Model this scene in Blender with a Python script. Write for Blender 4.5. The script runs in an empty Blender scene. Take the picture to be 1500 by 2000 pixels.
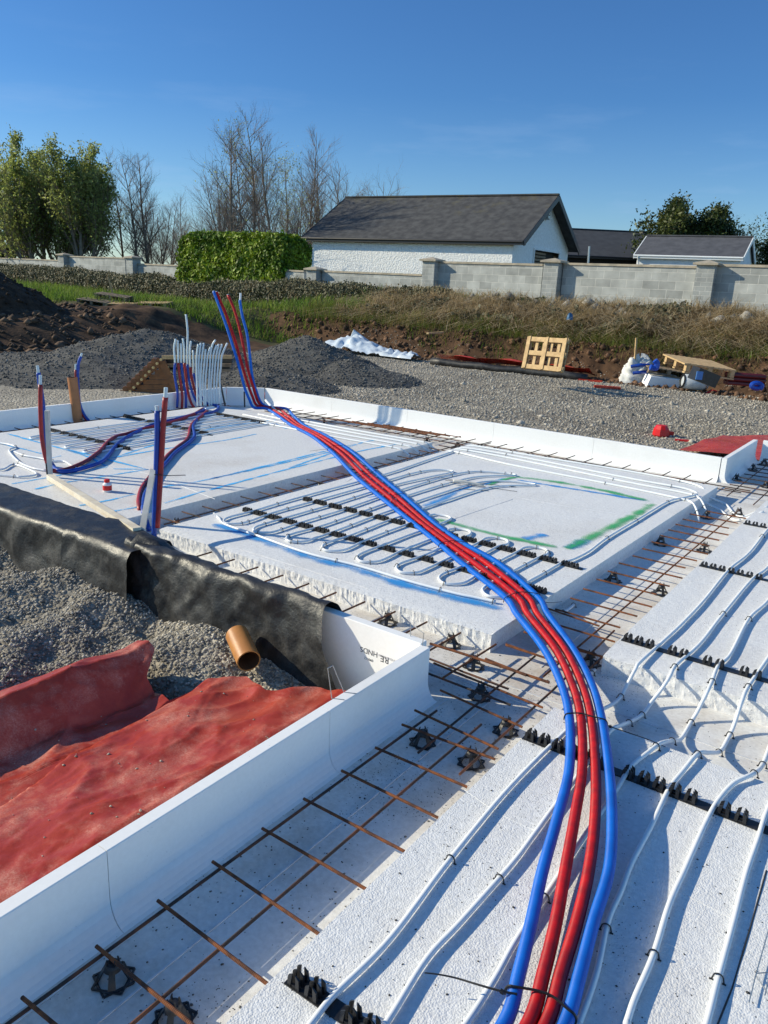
import bpy, math, random
import numpy as np
from mathutils import Vector, Matrix
random.seed(7); rng = np.random.default_rng(11)
sc = bpy.context.scene
# ---------------------------------------------------------------- camera
H = 1.75
Rv = Vector((0.8127, 0.5809, 0.0448)); Fv = Vector((-0.5485, 0.7882, -0.2790))
Rv.normalize(); Fv.normalize(); Uv = Rv.cross(Fv).normalized(); Rv = Fv.cross(Uv).normalized()
CAM = Vector((0, 0, H)); FPX = 1551.0
cd = bpy.data.cameras.new('camera'); cam = bpy.data.objects.new('camera', cd); sc.collection.objects.link(cam)
cam.matrix_world = Matrix(((Rv.x, Uv.x, -Fv.x, 0), (Rv.y, Uv.y, -Fv.y, 0), (Rv.z, Uv.z, -Fv.z, H), (0, 0, 0, 1)))
cd.sensor_fit = 'VERTICAL'; cd.sensor_height = 36; cd.sensor_width = 27; cd.lens = FPX/2000*36
cd.clip_start = 0.05; cd.clip_end = 5000
sc.camera = cam
# ---------------------------------------------------------------- light
SHX, SHY = 1.81, 0.88                      # horizontal run of a shadow per metre of height
sun_dir = Vector((-SHX, -SHY, 1)).normalized()
EL = math.asin(sun_dir.z); AZ = math.atan2(sun_dir.x, sun_dir.y)
w = bpy.data.worlds.new('World'); sc.world = w; w.use_nodes = True
nt = w.node_tree; bg = nt.nodes['Background']
sky = nt.nodes.new('ShaderNodeTexSky'); sky.sky_type = 'NISHITA'; sky.sun_disc = False
sky.sun_elevation = EL; sky.sun_rotation = AZ; sky.altitude = 50; sky.air_density = 1.0; sky.dust_density = 0.15; sky.ozone_density = 2.0
# thin cirrus wisps low in the sky
tc = nt.nodes.new('ShaderNodeTexCoord'); mp = nt.nodes.new('ShaderNodeMapping'); mp.inputs['Scale'].default_value = (2.2, 2.2, 13)
nz = nt.nodes.new('ShaderNodeTexNoise'); nz.inputs['Scale'].default_value = 2.4; nz.inputs['Detail'].default_value = 6; nz.inputs['Roughness'].default_value = .6
rp = nt.nodes.new('ShaderNodeValToRGB'); rp.color_ramp.elements[0].position = .56; rp.color_ramp.elements[1].position = .82
rp.color_ramp.elements[0].color = (0, 0, 0, 1); rp.color_ramp.elements[1].color = (.26, .26, .26, 1)
sep = nt.nodes.new('ShaderNodeSeparateXYZ'); mr = nt.nodes.new('ShaderNodeMapRange')
mr.inputs['From Min'].default_value = .10; mr.inputs['From Max'].default_value = .26; mr.inputs['To Min'].default_value = 1; mr.inputs['To Max'].default_value = 0
mul = nt.nodes.new('ShaderNodeMath'); mul.operation = 'MULTIPLY'
mx = nt.nodes.new('ShaderNodeMixRGB'); mx.inputs['Color2'].default_value = (2.6, 3.6, 5.2, 1)
L = nt.links.new
L(tc.outputs['Generated'], mp.inputs['Vector']); L(mp.outputs[0], nz.inputs['Vector']); L(nz.outputs['Fac'], rp.inputs[0])
L(tc.outputs['Generated'], sep.inputs[0]); L(sep.outputs['Z'], mr.inputs['Value']); L(rp.outputs[0], mul.inputs[0]); L(mr.outputs[0], mul.inputs[1])

# deepen the Nishita blue to this clear spring sky: paler at the horizon, with gain added outside the camera view to brighten shadows
zr_ = nt.nodes.new('ShaderNodeValToRGB'); e_ = zr_.color_ramp.elements; e_[0].position = 0; e_[0].color = (.46, .61, .78, 1); e_[1].position = .20; e_[1].color = (.245, .455, .71, 1)
L(sep.outputs['Z'], zr_.inputs[0])
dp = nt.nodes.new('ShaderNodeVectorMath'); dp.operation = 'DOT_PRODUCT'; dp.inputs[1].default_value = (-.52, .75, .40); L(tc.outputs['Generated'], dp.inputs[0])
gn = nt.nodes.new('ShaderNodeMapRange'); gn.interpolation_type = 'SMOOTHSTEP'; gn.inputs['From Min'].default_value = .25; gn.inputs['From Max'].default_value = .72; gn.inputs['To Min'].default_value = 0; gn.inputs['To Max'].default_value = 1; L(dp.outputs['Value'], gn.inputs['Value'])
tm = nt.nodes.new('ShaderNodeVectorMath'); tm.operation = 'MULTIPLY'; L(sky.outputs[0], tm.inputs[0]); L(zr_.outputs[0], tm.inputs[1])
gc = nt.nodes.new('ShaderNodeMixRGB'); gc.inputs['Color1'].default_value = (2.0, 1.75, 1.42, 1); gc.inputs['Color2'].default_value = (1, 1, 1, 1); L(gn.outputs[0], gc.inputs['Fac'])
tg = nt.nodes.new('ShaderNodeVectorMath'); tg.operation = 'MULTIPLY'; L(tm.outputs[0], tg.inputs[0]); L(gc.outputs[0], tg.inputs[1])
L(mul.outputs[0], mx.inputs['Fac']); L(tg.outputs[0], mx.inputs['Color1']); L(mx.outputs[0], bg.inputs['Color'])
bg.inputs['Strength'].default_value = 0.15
sl = bpy.data.lights.new('sun', 'SUN'); sl.energy = 5.0; sl.angle = math.radians(.5); sl.color = (1, .905, .68)
so = bpy.data.objects.new('sun', sl); sc.collection.objects.link(so); so.rotation_euler = sun_dir.to_track_quat('Z', 'Y').to_euler(); so.location = (-20, -10, 30)
sc.view_settings.view_transform = 'Standard'; sc.view_settings.look = 'None'; sc.view_settings.exposure = 0.20; sc.view_settings.gamma = 1
# ---------------------------------------------------------------- survey helpers: read a photo point onto a real plane of the site
FH = Vector((Fv.x, Fv.y, 0)).normalized(); RH = Vector((FH.y, -FH.x, 0))
def ray(px, py): return Fv*FPX + Rv*(px-750) - Uv*(py-1000)
def at(px, py, z):                                   # on the level plane z
    d = ray(px, py); return CAM + d*((z-H)/d.z)
def on(px, py, base):                                # on the upright plane through base that faces the camera
    d = ray(px, py); return CAM + d*((Vector(base)-CAM).dot(FH)/d.dot(FH))
def far(px, py, D):                                  # D metres away
    d = ray(px, py); return CAM + d*(D/d.dot(FH))
def onplane(px, py, P, N):
    d = ray(px, py); return CAM + d*((Vector(P)-CAM).dot(N)/d.dot(N))
def hexc_(h):
    r = [int(h[i:i+2], 16)/255 for i in (0, 2, 4)]
    return tuple((c/12.92 if c <= .04045 else ((c+.055)/1.055)**2.4) for c in r)+(1,)
# ---------------------------------------------------------------- materials
def mat(name, c1, c2=None, scale=8, rough=.6, bump=0, bscale=40, detail=4, metal=0, island=0, ramp=(.35, .65), spec=.5, coord='Object', trans=0):
    m = bpy.data.materials.new(name); m.use_nodes = True; n = m.node_tree; N = n.nodes; l = n.links.new
    b = N['Principled BSDF']; b.inputs['Roughness'].default_value = rough; b.inputs['Metallic'].default_value = metal
    b.inputs['Specular IOR Level'].default_value = spec
    c1 = tuple(c1)[:3]+(1,)
    t = N.new('ShaderNodeTexCoord')
    if c2 is None: b.inputs['Base Color'].default_value = c1; col = None
    else:
        c2 = tuple(c2)[:3]+(1,)
        z = N.new('ShaderNodeTexNoise'); z.inputs['Scale'].default_value = scale; z.inputs['Detail'].default_value = detail
        r = N.new('ShaderNodeValToRGB'); r.color_ramp.elements[0].position = ramp[0]; r.color_ramp.elements[1].position = ramp[1]
        r.color_ramp.elements[0].color = c1; r.color_ramp.elements[1].color = c2
        l(t.outputs[coord], z.inputs['Vector']); l(z.outputs['Fac'], r.inputs[0]); col = r.outputs[0]
        if island:
            g = N.new('ShaderNodeNewGeometry'); hs = N.new('ShaderNodeHueSaturation'); ma = N.new('ShaderNodeMapRange')
            ma.inputs['To Min'].default_value = 1-island; ma.inputs['To Max'].default_value = 1+island
            l(g.outputs['Random Per Island'], ma.inputs['Value']); l(ma.outputs[0], hs.inputs['Value']); l(col, hs.inputs['Color']); col = hs.outputs[0]
        l(col, b.inputs['Base Color'])
    if bump:
        z = N.new('ShaderNodeTexNoise'); z.inputs['Scale'].default_value = bscale; z.inputs['Detail'].default_value = 6
        u = N.new('ShaderNodeBump'); u.inputs['Strength'].default_value = bump; u.inputs['Distance'].default_value = .01
        l(t.outputs[coord], z.inputs['Vector']); l(z.outputs['Fac'], u.inputs['Height']); l(u.outputs[0], b.inputs['Normal'])
    if trans:                                        # thin leaf: part of the light passes through
        tr = N.new('ShaderNodeBsdfTranslucent'); ms = N.new('ShaderNodeMixShader'); ms.inputs[0].default_value = trans
        if col: l(col, tr.inputs['Color'])
        else: tr.inputs['Color'].default_value = c1
        l(b.outputs[0], ms.inputs[1]); l(tr.outputs[0], ms.inputs[2]); l(ms.outputs[0], N['Material Output'].inputs[0])

    return m
def nodes_of(m): return m.node_tree.nodes, m.node_tree.links.new
def eps_mat(name, base, bead=190, bstr=.25, speck=1, dirt=.25, dirtc=(.36, .27, .18), joints=None, mot=.13, dlo=.5):
    """expanded polystyrene: bead texture, board joints, dirt and dark crumbs"""
    m = bpy.data.materials.new(name); m.use_nodes = True; N, l = nodes_of(m); b = N['Principled BSDF']
    b.inputs['Roughness'].default_value = .75; b.inputs['Specular IOR Level'].default_value = .25
    t = N.new('ShaderNodeTexCoord')
    z = N.new('ShaderNodeTexNoise'); z.inputs['Scale'].default_value = 1.7; z.inputs['Detail'].default_value = 9; z.inputs['Roughness'].default_value = .68
    r = N.new('ShaderNodeValToRGB'); r.color_ramp.elements[0].position = dlo; r.color_ramp.elements[1].position = .80
    r.color_ramp.elements[0].color = (0, 0, 0, 1); r.color_ramp.elements[1].color = (dirt,)*3+(1,)
    m1 = N.new('ShaderNodeMixRGB'); m1.inputs['Color1'].default_value = base+(1,); m1.inputs['Color2'].default_value = dirtc+(1,)
    l(t.outputs['Object'], z.inputs['Vector']); l(z.outputs['Fac'], r.inputs[0]); l(r.outputs[0], m1.inputs['Fac']); col = m1.outputs[0]
    z4 = N.new('ShaderNodeTexNoise'); z4.inputs['Scale'].default_value = 60; z4.inputs['Detail'].default_value = 4
    r4 = N.new('ShaderNodeMapRange'); r4.inputs['From Min'].default_value = .3; r4.inputs['From Max'].default_value = .7; r4.inputs['To Min'].default_value = 1-mot; r4.inputs['To Max'].default_value = 1+mot*.4
    h4 = N.new('ShaderNodeMixRGB'); h4.blend_type = 'MULTIPLY'; h4.inputs['Fac'].default_value = 1
    l(t.outputs['Object'], z4.inputs['Vector']); l(z4.outputs['Fac'], r4.inputs['Value']); l(col, h4.inputs['Color1']); l(r4.outputs[0], h4.inputs['Color2']); col = h4.outputs[0]
    if speck:
        for sc_, th, mk, mkp in ((38, .085, 2.5, .47), (85, .13, 1.3, .56)):
            v = N.new('ShaderNodeTexVoronoi'); v.inputs['Scale'].default_value = sc_
            lt = N.new('ShaderNodeMath'); lt.operation = 'LESS_THAN'; lt.inputs[1].default_value = th*speck**.5
            z2 = N.new('ShaderNodeTexNoise'); z2.inputs['Scale'].default_value = mk; z2.inputs['Detail'].default_value = 5
            gt = N.new('ShaderNodeMath'); gt.operation = 'GREATER_THAN'; gt.inputs[1].default_value = mkp
            mm = N.new('ShaderNodeMath'); mm.operation = 'MULTIPLY'
            m2 = N.new('ShaderNodeMixRGB'); m2.inputs['Color2'].default_value = (.05, .045, .045, 1)
            l(t.outputs['Object'], v.inputs['Vector']); l(v.outputs['Distance'], lt.inputs[0]); l(t.outputs['Object'], z2.inputs['Vector']); l(z2.outputs['Fac'], gt.inputs[0])
            l(lt.outputs[0], mm.inputs[0]); l(gt.outputs[0], mm.inputs[1]); l(mm.outputs[0], m2.inputs['Fac']); l(col, m2.inputs['Color1']); col = m2.outputs[0]
    l(col, b.inputs['Base Color'])
    v = N.new('ShaderNodeTexVoronoi'); v.inputs['Scale'].default_value = bead
    z3 = N.new('ShaderNodeTexNoise'); z3.inputs['Scale'].default_value = 22; z3.inputs['Detail'].default_value = 7
    ad = N.new('ShaderNodeMath'); ad.operation = 'MULTIPLY_ADD'; ad.inputs[1].default_value = -.5
    u = N.new('ShaderNodeBump'); u.inputs['Strength'].default_value = bstr; u.inputs['Distance'].default_value = .006
    l(t.outputs['Object'], v.inputs['Vector']); l(t.outputs['Object'], z3.inputs['Vector']); l(v.outputs['Distance'], ad.inputs[0]); l(z3.outputs['Fac'], ad.inputs[2])
    l(ad.outputs[0], u.inputs['Height']); l(u.outputs[0], b.inputs['Normal'])
    return m
def wave_bump(m, scale, strength, axis='Y', dist=.002):     # ribs along a tube, driven by its UV
    N, l = nodes_of(m); t = N.new('ShaderNodeTexCoord'); wv = N.new('ShaderNodeTexWave'); wv.bands_direction = axis; wv.inputs['Scale'].default_value = scale
    wv.inputs['Distortion'].default_value = .4; wv.inputs['Detail'].default_value = 2
    u = N.new('ShaderNodeBump'); u.inputs['Strength'].default_value = strength; u.inputs['Distance'].default_value = dist
    l(t.outputs['UV'], wv.inputs['Vector']); l(wv.outputs['Color'], u.inputs['Height']); l(u.outputs[0], N['Principled BSDF'].inputs['Normal']); return m
def spray_mat(name, col, wide=True):                        # sprayed chalk: dense in the middle, fading to droplets at the edges and ends
    m = bpy.data.materials.new(name); m.use_nodes = True; N, l = nodes_of(m); b = N['Principled BSDF']; b.inputs['Base Color'].default_value = col+(1,); b.inputs['Roughness'].default_value = .9
    t = N.new('ShaderNodeTexCoord'); s = N.new('ShaderNodeSeparateXYZ'); l(t.outputs['UV'], s.inputs[0])
    def mth(op, a, b_=None, c=None):
        n = N.new('ShaderNodeMath'); n.operation = op
        for k, q in enumerate((a, b_, c)):
            if q is None: continue
            if isinstance(q, (int, float)): n.inputs[k].default_value = q
            else: l(q, n.inputs[k])
        return n.outputs[0]
    eu = mth('MULTIPLY', mth('ABSOLUTE', mth('SUBTRACT', s.outputs['X'], .5)), 2); ev = mth('POWER', mth('MULTIPLY', mth('ABSOLUTE', mth('SUBTRACT', s.outputs['Y'], .5)), 2), 14 if wide else 30)
    z = N.new('ShaderNodeTexNoise'); z.inputs['Scale'].default_value = 130; z.inputs['Detail'].default_value = 4; z.inputs['Roughness'].default_value = .8; l(t.outputs['Object'], z.inputs['Vector'])
    z2 = N.new('ShaderNodeTexNoise'); z2.inputs['Scale'].default_value = 7; z2.inputs['Detail'].default_value = 3; l(t.outputs['Object'], z2.inputs['Vector'])
    dens = mth('SUBTRACT', mth('ADD', mth('MULTIPLY', z2.outputs['Fac'], 1.1 if wide else .7), .30 if wide else .40), mth('ADD', mth('MULTIPLY', mth('POWER', eu, 1.3), .95 if wide else .7), ev))
    r = N.new('ShaderNodeMapRange'); r.inputs['From Min'].default_value = 0; r.inputs['From Max'].default_value = .50 if wide else .25; r.inputs['To Max'].default_value = .85 if wide else .95; l(mth('SUBTRACT', mth('ADD', dens, .10 if wide else .0), z.outputs['Fac']), r.inputs['Value'])
    tr = N.new('ShaderNodeBsdfTransparent'); ms = N.new('ShaderNodeMixShader'); l(r.outputs[0], ms.inputs[0]); l(tr.outputs[0], ms.inputs[1]); l(b.outputs[0], ms.inputs[2]); l(ms.outputs[0], N['Material Output'].inputs[0])
    return m
M = {}
M['pad'] = eps_mat('pad_foam', (.76, .765, .77), bstr=.5, speck=1, dirt=.22)
M['padfar'] = eps_mat('pad_foam_dusty', (.72, .72, .72), bstr=.4, speck=.6, dirt=.35)
M['floor'] = eps_mat('floor_foam', (.74, .735, .72), bead=240, bstr=.16, speck=1.5, dirt=.95, dlo=.46)
M['up'] = eps_mat('upstand_foam', (.84, .84, .84), bead=300, bstr=.02, speck=.12, dirt=.16, mot=.03)
M['joint'] = mat('joint_shadow', (.5, .52, .55), (.66, .67, .69), 20)
M['rust'] = mat('rust', (.22, .070, .020), (.075, .028, .015), 30, .85, .5, 300, ramp=(.4, .62))
M['steel'] = mat('dark_steel', (.035, .022, .018), (.13, .045, .020), 9, .7, .4, 300, ramp=(.45, .6))
wave_bump(M['rust'], 62, .5, dist=.002)
M['black'] = mat('black_plastic', (.012, .012, .013), (.02, .02, .022), 30, .38, .15, 80)
M['tie'] = mat('tie_plastic', (.010, .010, .011), rough=.4)
M['pipe'] = mat('white_pipe', (.80, .82, .83), (.74, .77, .80), 6, .33)
M['pipew'] = mat('white_tail', (.62, .70, .74), (.5, .62, .68), 6, .35)
M['blue'] = wave_bump(mat('blue_sleeve', (.002, .15, .66), (.002, .115, .54), 14, .42, spec=.35), 120, .5)
M['red'] = wave_bump(mat('red_sleeve', (.58, .006, .010), (.36, .006, .012), 22, .42, spec=.35), 120, .5)
M['bluef'] = mat('blue_hose', (.004, .06, .40), (.003, .04, .28), 14, .45)
M['redf'] = mat('red_hose', (.36, .015, .02), (.22, .014, .02), 22, .45)
M['galv'] = mat('galvanised_wire', (.35, .37, .38), rough=.4, metal=.7)
M['duct'] = mat('clay_duct', (.50, .22, .06), (.40, .17, .05), 9, .4, .1)
M['ductf'] = mat('brown_duct', (.42, .17, .06), (.33, .13, .05), 9, .5)
M['inner'] = mat('duct_inside', (.10, .045, .02), (.14, .06, .025), 9, .7)
M['membrane'] = None; M['dpm'] = None
M['ink'] = mat('ink', (.03, .03, .035), rough=.8)
M['inkp'] = mat('pale_ink', (.38, .38, .40), rough=.8)
M['cyan'] = spray_mat('blue_marking', (.04, .45, .88), False); M['spray'] = spray_mat('blue_spray', (.006, .28, .72)); M['green'] = spray_mat('green_spray', (.03, .40, .14))
M['wood'] = mat('new_timber', (.52, .36, .18), (.38, .25, .12), 12, .8, .3, 60, island=.15)
M['woodold'] = mat('weathered_timber', (.27, .20, .13), (.15, .11, .075), 10, .85, .4, 60, island=.25)
M['woodbr'] = mat('brown_timber', (.25, .10, .03), (.15, .06, .02), 10, .6, .2, 60, island=.25)
M['woodend'] = mat('timber_end', (.75, .52, .22), (.62, .42, .18), 20, .8)
# ---------------------------------------------------------------- mesh helpers
class MB:
    def __init__(s): s.v = []; s.f = []; s.uv = []; s.m = []; s.n = 0; s.mi = 0
    def add(s, vs, fs, uvs=None):
        k = s.n; s.v += [tuple(p) for p in vs]; s.n = len(s.v)
        s.f += [tuple(i+k for i in q) for q in fs]; s.m += [s.mi]*len(fs)
        s.uv += (uvs if uvs else [None]*len(fs)); return s
    def quad(s, a, b, c, d): return s.add([a, b, c, d], [(0, 1, 2, 3)])
    def box(s, x0, x1, y0, y1, z0, z1):
        return s.add([(x0, y0, z0), (x1, y0, z0), (x1, y1, z0), (x0, y1, z0), (x0, y0, z1), (x1, y0, z1), (x1, y1, z1), (x0, y1, z1)],
                     [(3, 2, 1, 0), (4, 5, 6, 7), (0, 1, 5, 4), (1, 2, 6, 5), (2, 3, 7, 6), (3, 0, 4, 7)])
    def beam(s, a, b, wd, ht, up=(0, 0, 1)):                # bar of rectangular section from a to b
        a = Vector(a); b = Vector(b); d = (b-a).normalized(); up = Vector(up); sd = d.cross(up)
        if sd.length < 1e-4: sd = Vector((1, 0, 0))
        sd.normalize(); u = sd.cross(d); vs = []
        for p in (a, b):
            for i, j in ((-1, -1), (1, -1), (1, 1), (-1, 1)): vs.append(p+sd*(i*wd/2)+u*(j*ht/2))
        return s.add(vs, [(3, 2, 1, 0), (4, 5, 6, 7), (0, 1, 5, 4), (1, 2, 6, 5), (2, 3, 7, 6), (3, 0, 4, 7)])
    def tube(s, pts, r, seg=8, cap=True, r2=None):
        pts = [Vector(p) for p in pts]; n = len(pts)
        if n < 2: return s
        t0 = (pts[1]-pts[0]).normalized(); a = Vector((0, 0, 1)) if abs(t0.z) < .9 else Vector((1, 0, 0)); nrm = (a-t0*a.dot(t0)).normalized()
        vs = []; L_ = 0; ls = []
        for i, p in enumerate(pts):
            t = ((pts[min(i+1, n-1)]-pts[max(i-1, 0)])); t = t.normalized() if t.length > 1e-9 else t0
            nrm = (nrm-t*nrm.dot(t)).normalized(); bn = t.cross(nrm)
            if i: L_ += (p-pts[i-1]).length
            ls.append(L_); rr = r if r2 is None else r+(r2-r)*i/(n-1)
            for k in range(seg):
                an = 2*math.pi*k/seg; vs.append(p+nrm*(math.cos(an)*rr)+bn*(math.sin(an)*rr))
        fs = []; uv = []
        for i in range(n-1):
            for k in range(seg):
                k2 = (k+1) % seg; fs.append((i*seg+k, i*seg+k2, (i+1)*seg+k2, (i+1)*seg+k))
                uv.append(((k/seg, ls[i]), ((k+1)/seg, ls[i]), ((k+1)/seg, ls[i+1]), (k/seg, ls[i+1])))
        if cap:
            fs.append(tuple(range(seg-1, -1, -1))); fs.append(tuple((n-1)*seg+k for k in range(seg))); uv += [None, None]
        return s.add(vs, fs, uv)
    def lathe(s, c, prof, seg=16):
        vs = []; c = Vector(c)
        for r, z in prof:
            for k in range(seg): an = 2*math.pi*k/seg; vs.append(c+Vector((math.cos(an)*r, math.sin(an)*r, z)))
        fs = [(i*seg+k, i*seg+(k+1) % seg, (i+1)*seg+(k+1) % seg, (i+1)*seg+k) for i in range(len(prof)-1) for k in range(seg)]
        fs.append(tuple(range(seg-1, -1, -1))); fs.append(tuple((len(prof)-1)*seg+k for k in range(seg)))
        return s.add(vs, fs)
    def grid(s, X, Y, Z, uv=False):                          # arrays (n,m)
        n, m = X.shape; vs = np.stack([X, Y, Z], -1).reshape(-1, 3).tolist()
        fs = [(i*m+j, i*m+j+1, (i+1)*m+j+1, (i+1)*m+j) for i in range(n-1) for j in range(m-1)]
        u = [((j/(m-1), i/(n-1)), ((j+1)/(m-1), i/(n-1)), ((j+1)/(m-1), (i+1)/(n-1)), (j/(m-1), (i+1)/(n-1))) for i in range(n-1) for j in range(m-1)] if uv else None
        return s.add(vs, fs, u)
def link(name, me, base, parent):
    o = bpy.data.objects.new(name, me); sc.collection.objects.link(o)
    if parent is not None: o.parent = parent
    else: o.location = base
    return o
def build(name, mb, mats, parent=None, base=None, smooth=False, **tags):
    vs = np.array(mb.v, float)
    if parent is not None: base = wloc(parent)
    elif base is None: base = ((vs[:, 0].min()+vs[:, 0].max())/2, (vs[:, 1].min()+vs[:, 1].max())/2, vs[:, 2].min())
    vs = vs-np.array(tuple(base))
    me = bpy.data.meshes.new(name); me.from_pydata(vs.tolist(), [], mb.f)
    if any(u is not None for u in mb.uv):
        ul = me.uv_layers.new(name='UVMap'); arr = []
        for f, u in zip(mb.f, mb.uv):
            for k in range(len(f)): arr += (u[k] if u else (0, 0))
        ul.data.foreach_set('uv', arr)
    for m in (mats if isinstance(mats, (list, tuple)) else [mats]): me.materials.append(m)
    if max(mb.m, default=0) > 0: me.polygons.foreach_set('material_index', mb.m)
    if smooth: me.shade_smooth()
    o = link(name, me, base, parent); o['_b'] = tuple(base)
    for k, v in tags.items(): o[k] = v
    return o
def wloc(o): return Vector(o['_b'])
def thing(name, label, cat, base, group=None):
    o = bpy.data.objects.new(name, None); sc.collection.objects.link(o); o.location = base; o.empty_display_size = .1; o['_b'] = tuple(base)
    o['label'] = label; o['category'] = cat
    if group: o['group'] = group
    return o
def npmesh(name, V, F, mats, mi=None, parent=None, smooth=False, **tags):        # big meshes from numpy, F (n,k)
    base = np.array([V[:, 0].mean(), V[:, 1].mean(), V[:, 2].min()]) if parent is None else np.array(tuple(wloc(parent)))
    V = V-base; me = bpy.data.meshes.new(name); n, k = F.shape
    me.vertices.add(len(V)); me.vertices.foreach_set('co', V.astype(np.float32).ravel())
    me.loops.add(n*k); me.loops.foreach_set('vertex_index', F.astype(np.int32).ravel())
    me.polygons.add(n); me.polygons.foreach_set('loop_start', np.arange(0, n*k, k, dtype=np.int32)); me.polygons.foreach_set('loop_total', np.full(n, k, np.int32))
    for m in (mats if isinstance(mats, (list, tuple)) else [mats]): me.materials.append(m)
    if mi is not None: me.polygons.foreach_set('material_index', mi.astype(np.int32))
    if smooth: me.polygons.foreach_set('use_smooth', np.ones(n, bool))
    me.update(calc_edges=True); me.validate()
    o = link(name, me, tuple(base), parent); o['_b'] = tuple(base)
    for q, v in tags.items(): o[q] = v
    return o
def cr(P, n=8):                                             # Catmull-Rom through the points
    P = [Vector(p) for p in P]; Q = [P[0]*2-P[1]]+P+[P[-1]*2-P[-2]]; out = []
    for i in range(1, len(Q)-2):
        a, b, c, d = Q[i-1:i+3]
        for k in range(n):
            t = k/n; out.append(.5*((2*b)+(c-a)*t+(2*a-5*b+4*c-d)*t*t+(3*b-a-3*c+d)*t**3))
    out.append(P[-1]); return out
def hsh(i, j, s): 
    v = np.sin(i*127.1+j*311.7+s*74.7)*43758.5453; return v-np.floor(v)
def vn(x, y, s=0):
    x = np.asarray(x, float); y = np.asarray(y, float); i = np.floor(x); j = np.floor(y); u = x-i; v = y-j; u = u*u*(3-2*u); v = v*v*(3-2*v)
    return (hsh(i, j, s)*(1-u)+hsh(i+1, j, s)*u)*(1-v)+(hsh(i, j+1, s)*(1-u)+hsh(i+1, j+1, s)*u)*v
def fbm(x, y, s=0, o=4):
    r = 0; a = .5
    for k in range(o): r = r+a*(vn(x*2**k, y*2**k, s+k)-.5); a *= .5
    return r*2
def S(t): t = np.clip(t, 0, 1); return t*t*(3-2*t)
# ================================================================ TERRAIN
WD = Vector((-.997, .073, 0)); WN = Vector((.073, .997, 0)); WP = Vector((-9.53, 21.87, 1.3))      # the boundary wall's line
def ywall(x): return 21.87-.073*(x+9.53)
def zwall(x): return 1.30-.72*S((-15.2-x)/5)+.25*S((-22-x)/14)
def rightness(x): return S((x+18.5)/3.0)
def terr(x, y):
    x = np.asarray(x, float); y = np.asarray(y, float); s = ywall(x)-y
    wob = .35*fbm(x*.5, y*.0+3, 5, 3)
    zw = zwall(x); foot = 4.55+wob
    cut = -.1+.70*S((foot-s)/.42); zr = np.where(s > foot-.42, cut, .60+(zw-.60)*S((foot-.42-s)/(foot-1.2)))
    dl = (-15.0-x)/9
    dl = (-13.9-x)/5.5
    zl = -.1+.70*S(dl)+.08*S((-15.6-x+.5*fbm(x*.3, y*.3, 9))/.6)*S((y-9)/2)
    zl = zl+(zw-zl)*S((6.5-s)/5)
    r = rightness(x); z = zl*(1-r)+zr*r
    soil = np.clip((1-r)*S(dl*3)+r*S((4.75+wob-s)/.2)*S((s-3.9)/.4), 0, 1)
    z = z+soil*(.26*fbm(x*1.1, y*1.1, 1, 6)+.02)*S((s-3)/1.5)
    z = z+.03*fbm(x*1.2, y*1.2, 2, 4)*(1-soil)+r*.30*fbm(x*1.1, y*1.3, 13, 4)*S((4.1-s)/.6)*S((s-.3)/.6)
    # made ground outside the front wall: falls towards the near upstand, lumpy
    near = S((3.4-y)/.6)*S((-1.3-x)/.3)
    z = z+near*(.24*fbm(x*1.3, y*1.9, 4, 4)*S((-2.9-x)/.4)+.05*fbm(x*5, y*5, 6, 3)+.02-.17*S((x+3.0)/1.3)+.06*S((y-2.1)/.4)-.17*S((2.3-y)/.25)*S((x+3.10)/.12))
    z = np.where(s < -.3, zw-.05*S((-s-.3)/2), z)
    return z
def axis(*segs):
    out = [segs[0][0]]
    for a, b, st in segs: out += list(np.linspace(a, b, max(2, int(abs(b-a)/st)+1)))[1:]
    return np.array(out)
gx = axis((-2500, -300, 700), (-300, -60, 60), (-60, -44, 2), (-44, -26, .3), (-26, -9, .14), (-9, -1.2, .05), (-1.2, 4, .25), (4, 60, 8), (60, 2500, 600))
gy = axis((-2500, -60, 600), (-60, -3, 8), (-3, .3, .3), (.3, 2.8, .04), (2.8, 7.5, .3), (7.5, 19, .14), (19, 24.5, .25), (24.5, 60, 4), (60, 2500, 500))
X, Y = np.meshgrid(gx, gy); Z = terr(X, Y)
inside = (X > -8.05) & (X < 3.2) & (Y > 2.9) & (Y < 8.05) | (X > -1.55) & (X < 3.2) & (Y > -1.6) & (Y < 9.5)
Z = np.where(inside, -.45, Z); Z = np.where((X > -1.62) & (Y < 9.6) & (Y > -3) & (X < 4), np.minimum(Z, -.25), Z)
n, m = X.shape; V = np.stack([X, Y, Z], -1).reshape(-1, 3)
idx = np.arange(n*m).reshape(n, m); F = np.stack([idx[:-1, :-1], idx[:-1, 1:], idx[1:, 1:], idx[1:, :-1]], -1).reshape(-1, 4)
cx = V[F, 0].mean(1); cy = V[F, 1].mean(1); s_ = ywall(cx)-cy; r_ = rightness(cx); jit = .5*fbm(cx*.9, cy*.9, 21, 4)
mi = np.zeros(len(F), int)
soil_l = ((r_ < .5) | (s_ > 4.6)) & (cx < -14.3+jit*1.2-.4*S((11-cy)/3)); mi[soil_l] = 1
grassline = 9.0+jit*2.2; gl = (cx < -13) & (s_ < np.where(cx < -25, 11.5, 11.5-(cx+25)*.62)+jit*2) & (cx < -15.2+jit); mi[gl] = 2
rb = (r_ >= .5) & (s_ < 4.95+jit*.4); mi[rb] = 1; mi[(r_ >= .5) & (s_ < 3.95+jit*.3)] = 2; mi[s_ < -1] = 2
mi[(cx < -44) & (s_ > 8)] = 2; mi[(cx > 30) | (cy < -40)] = 2
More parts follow.
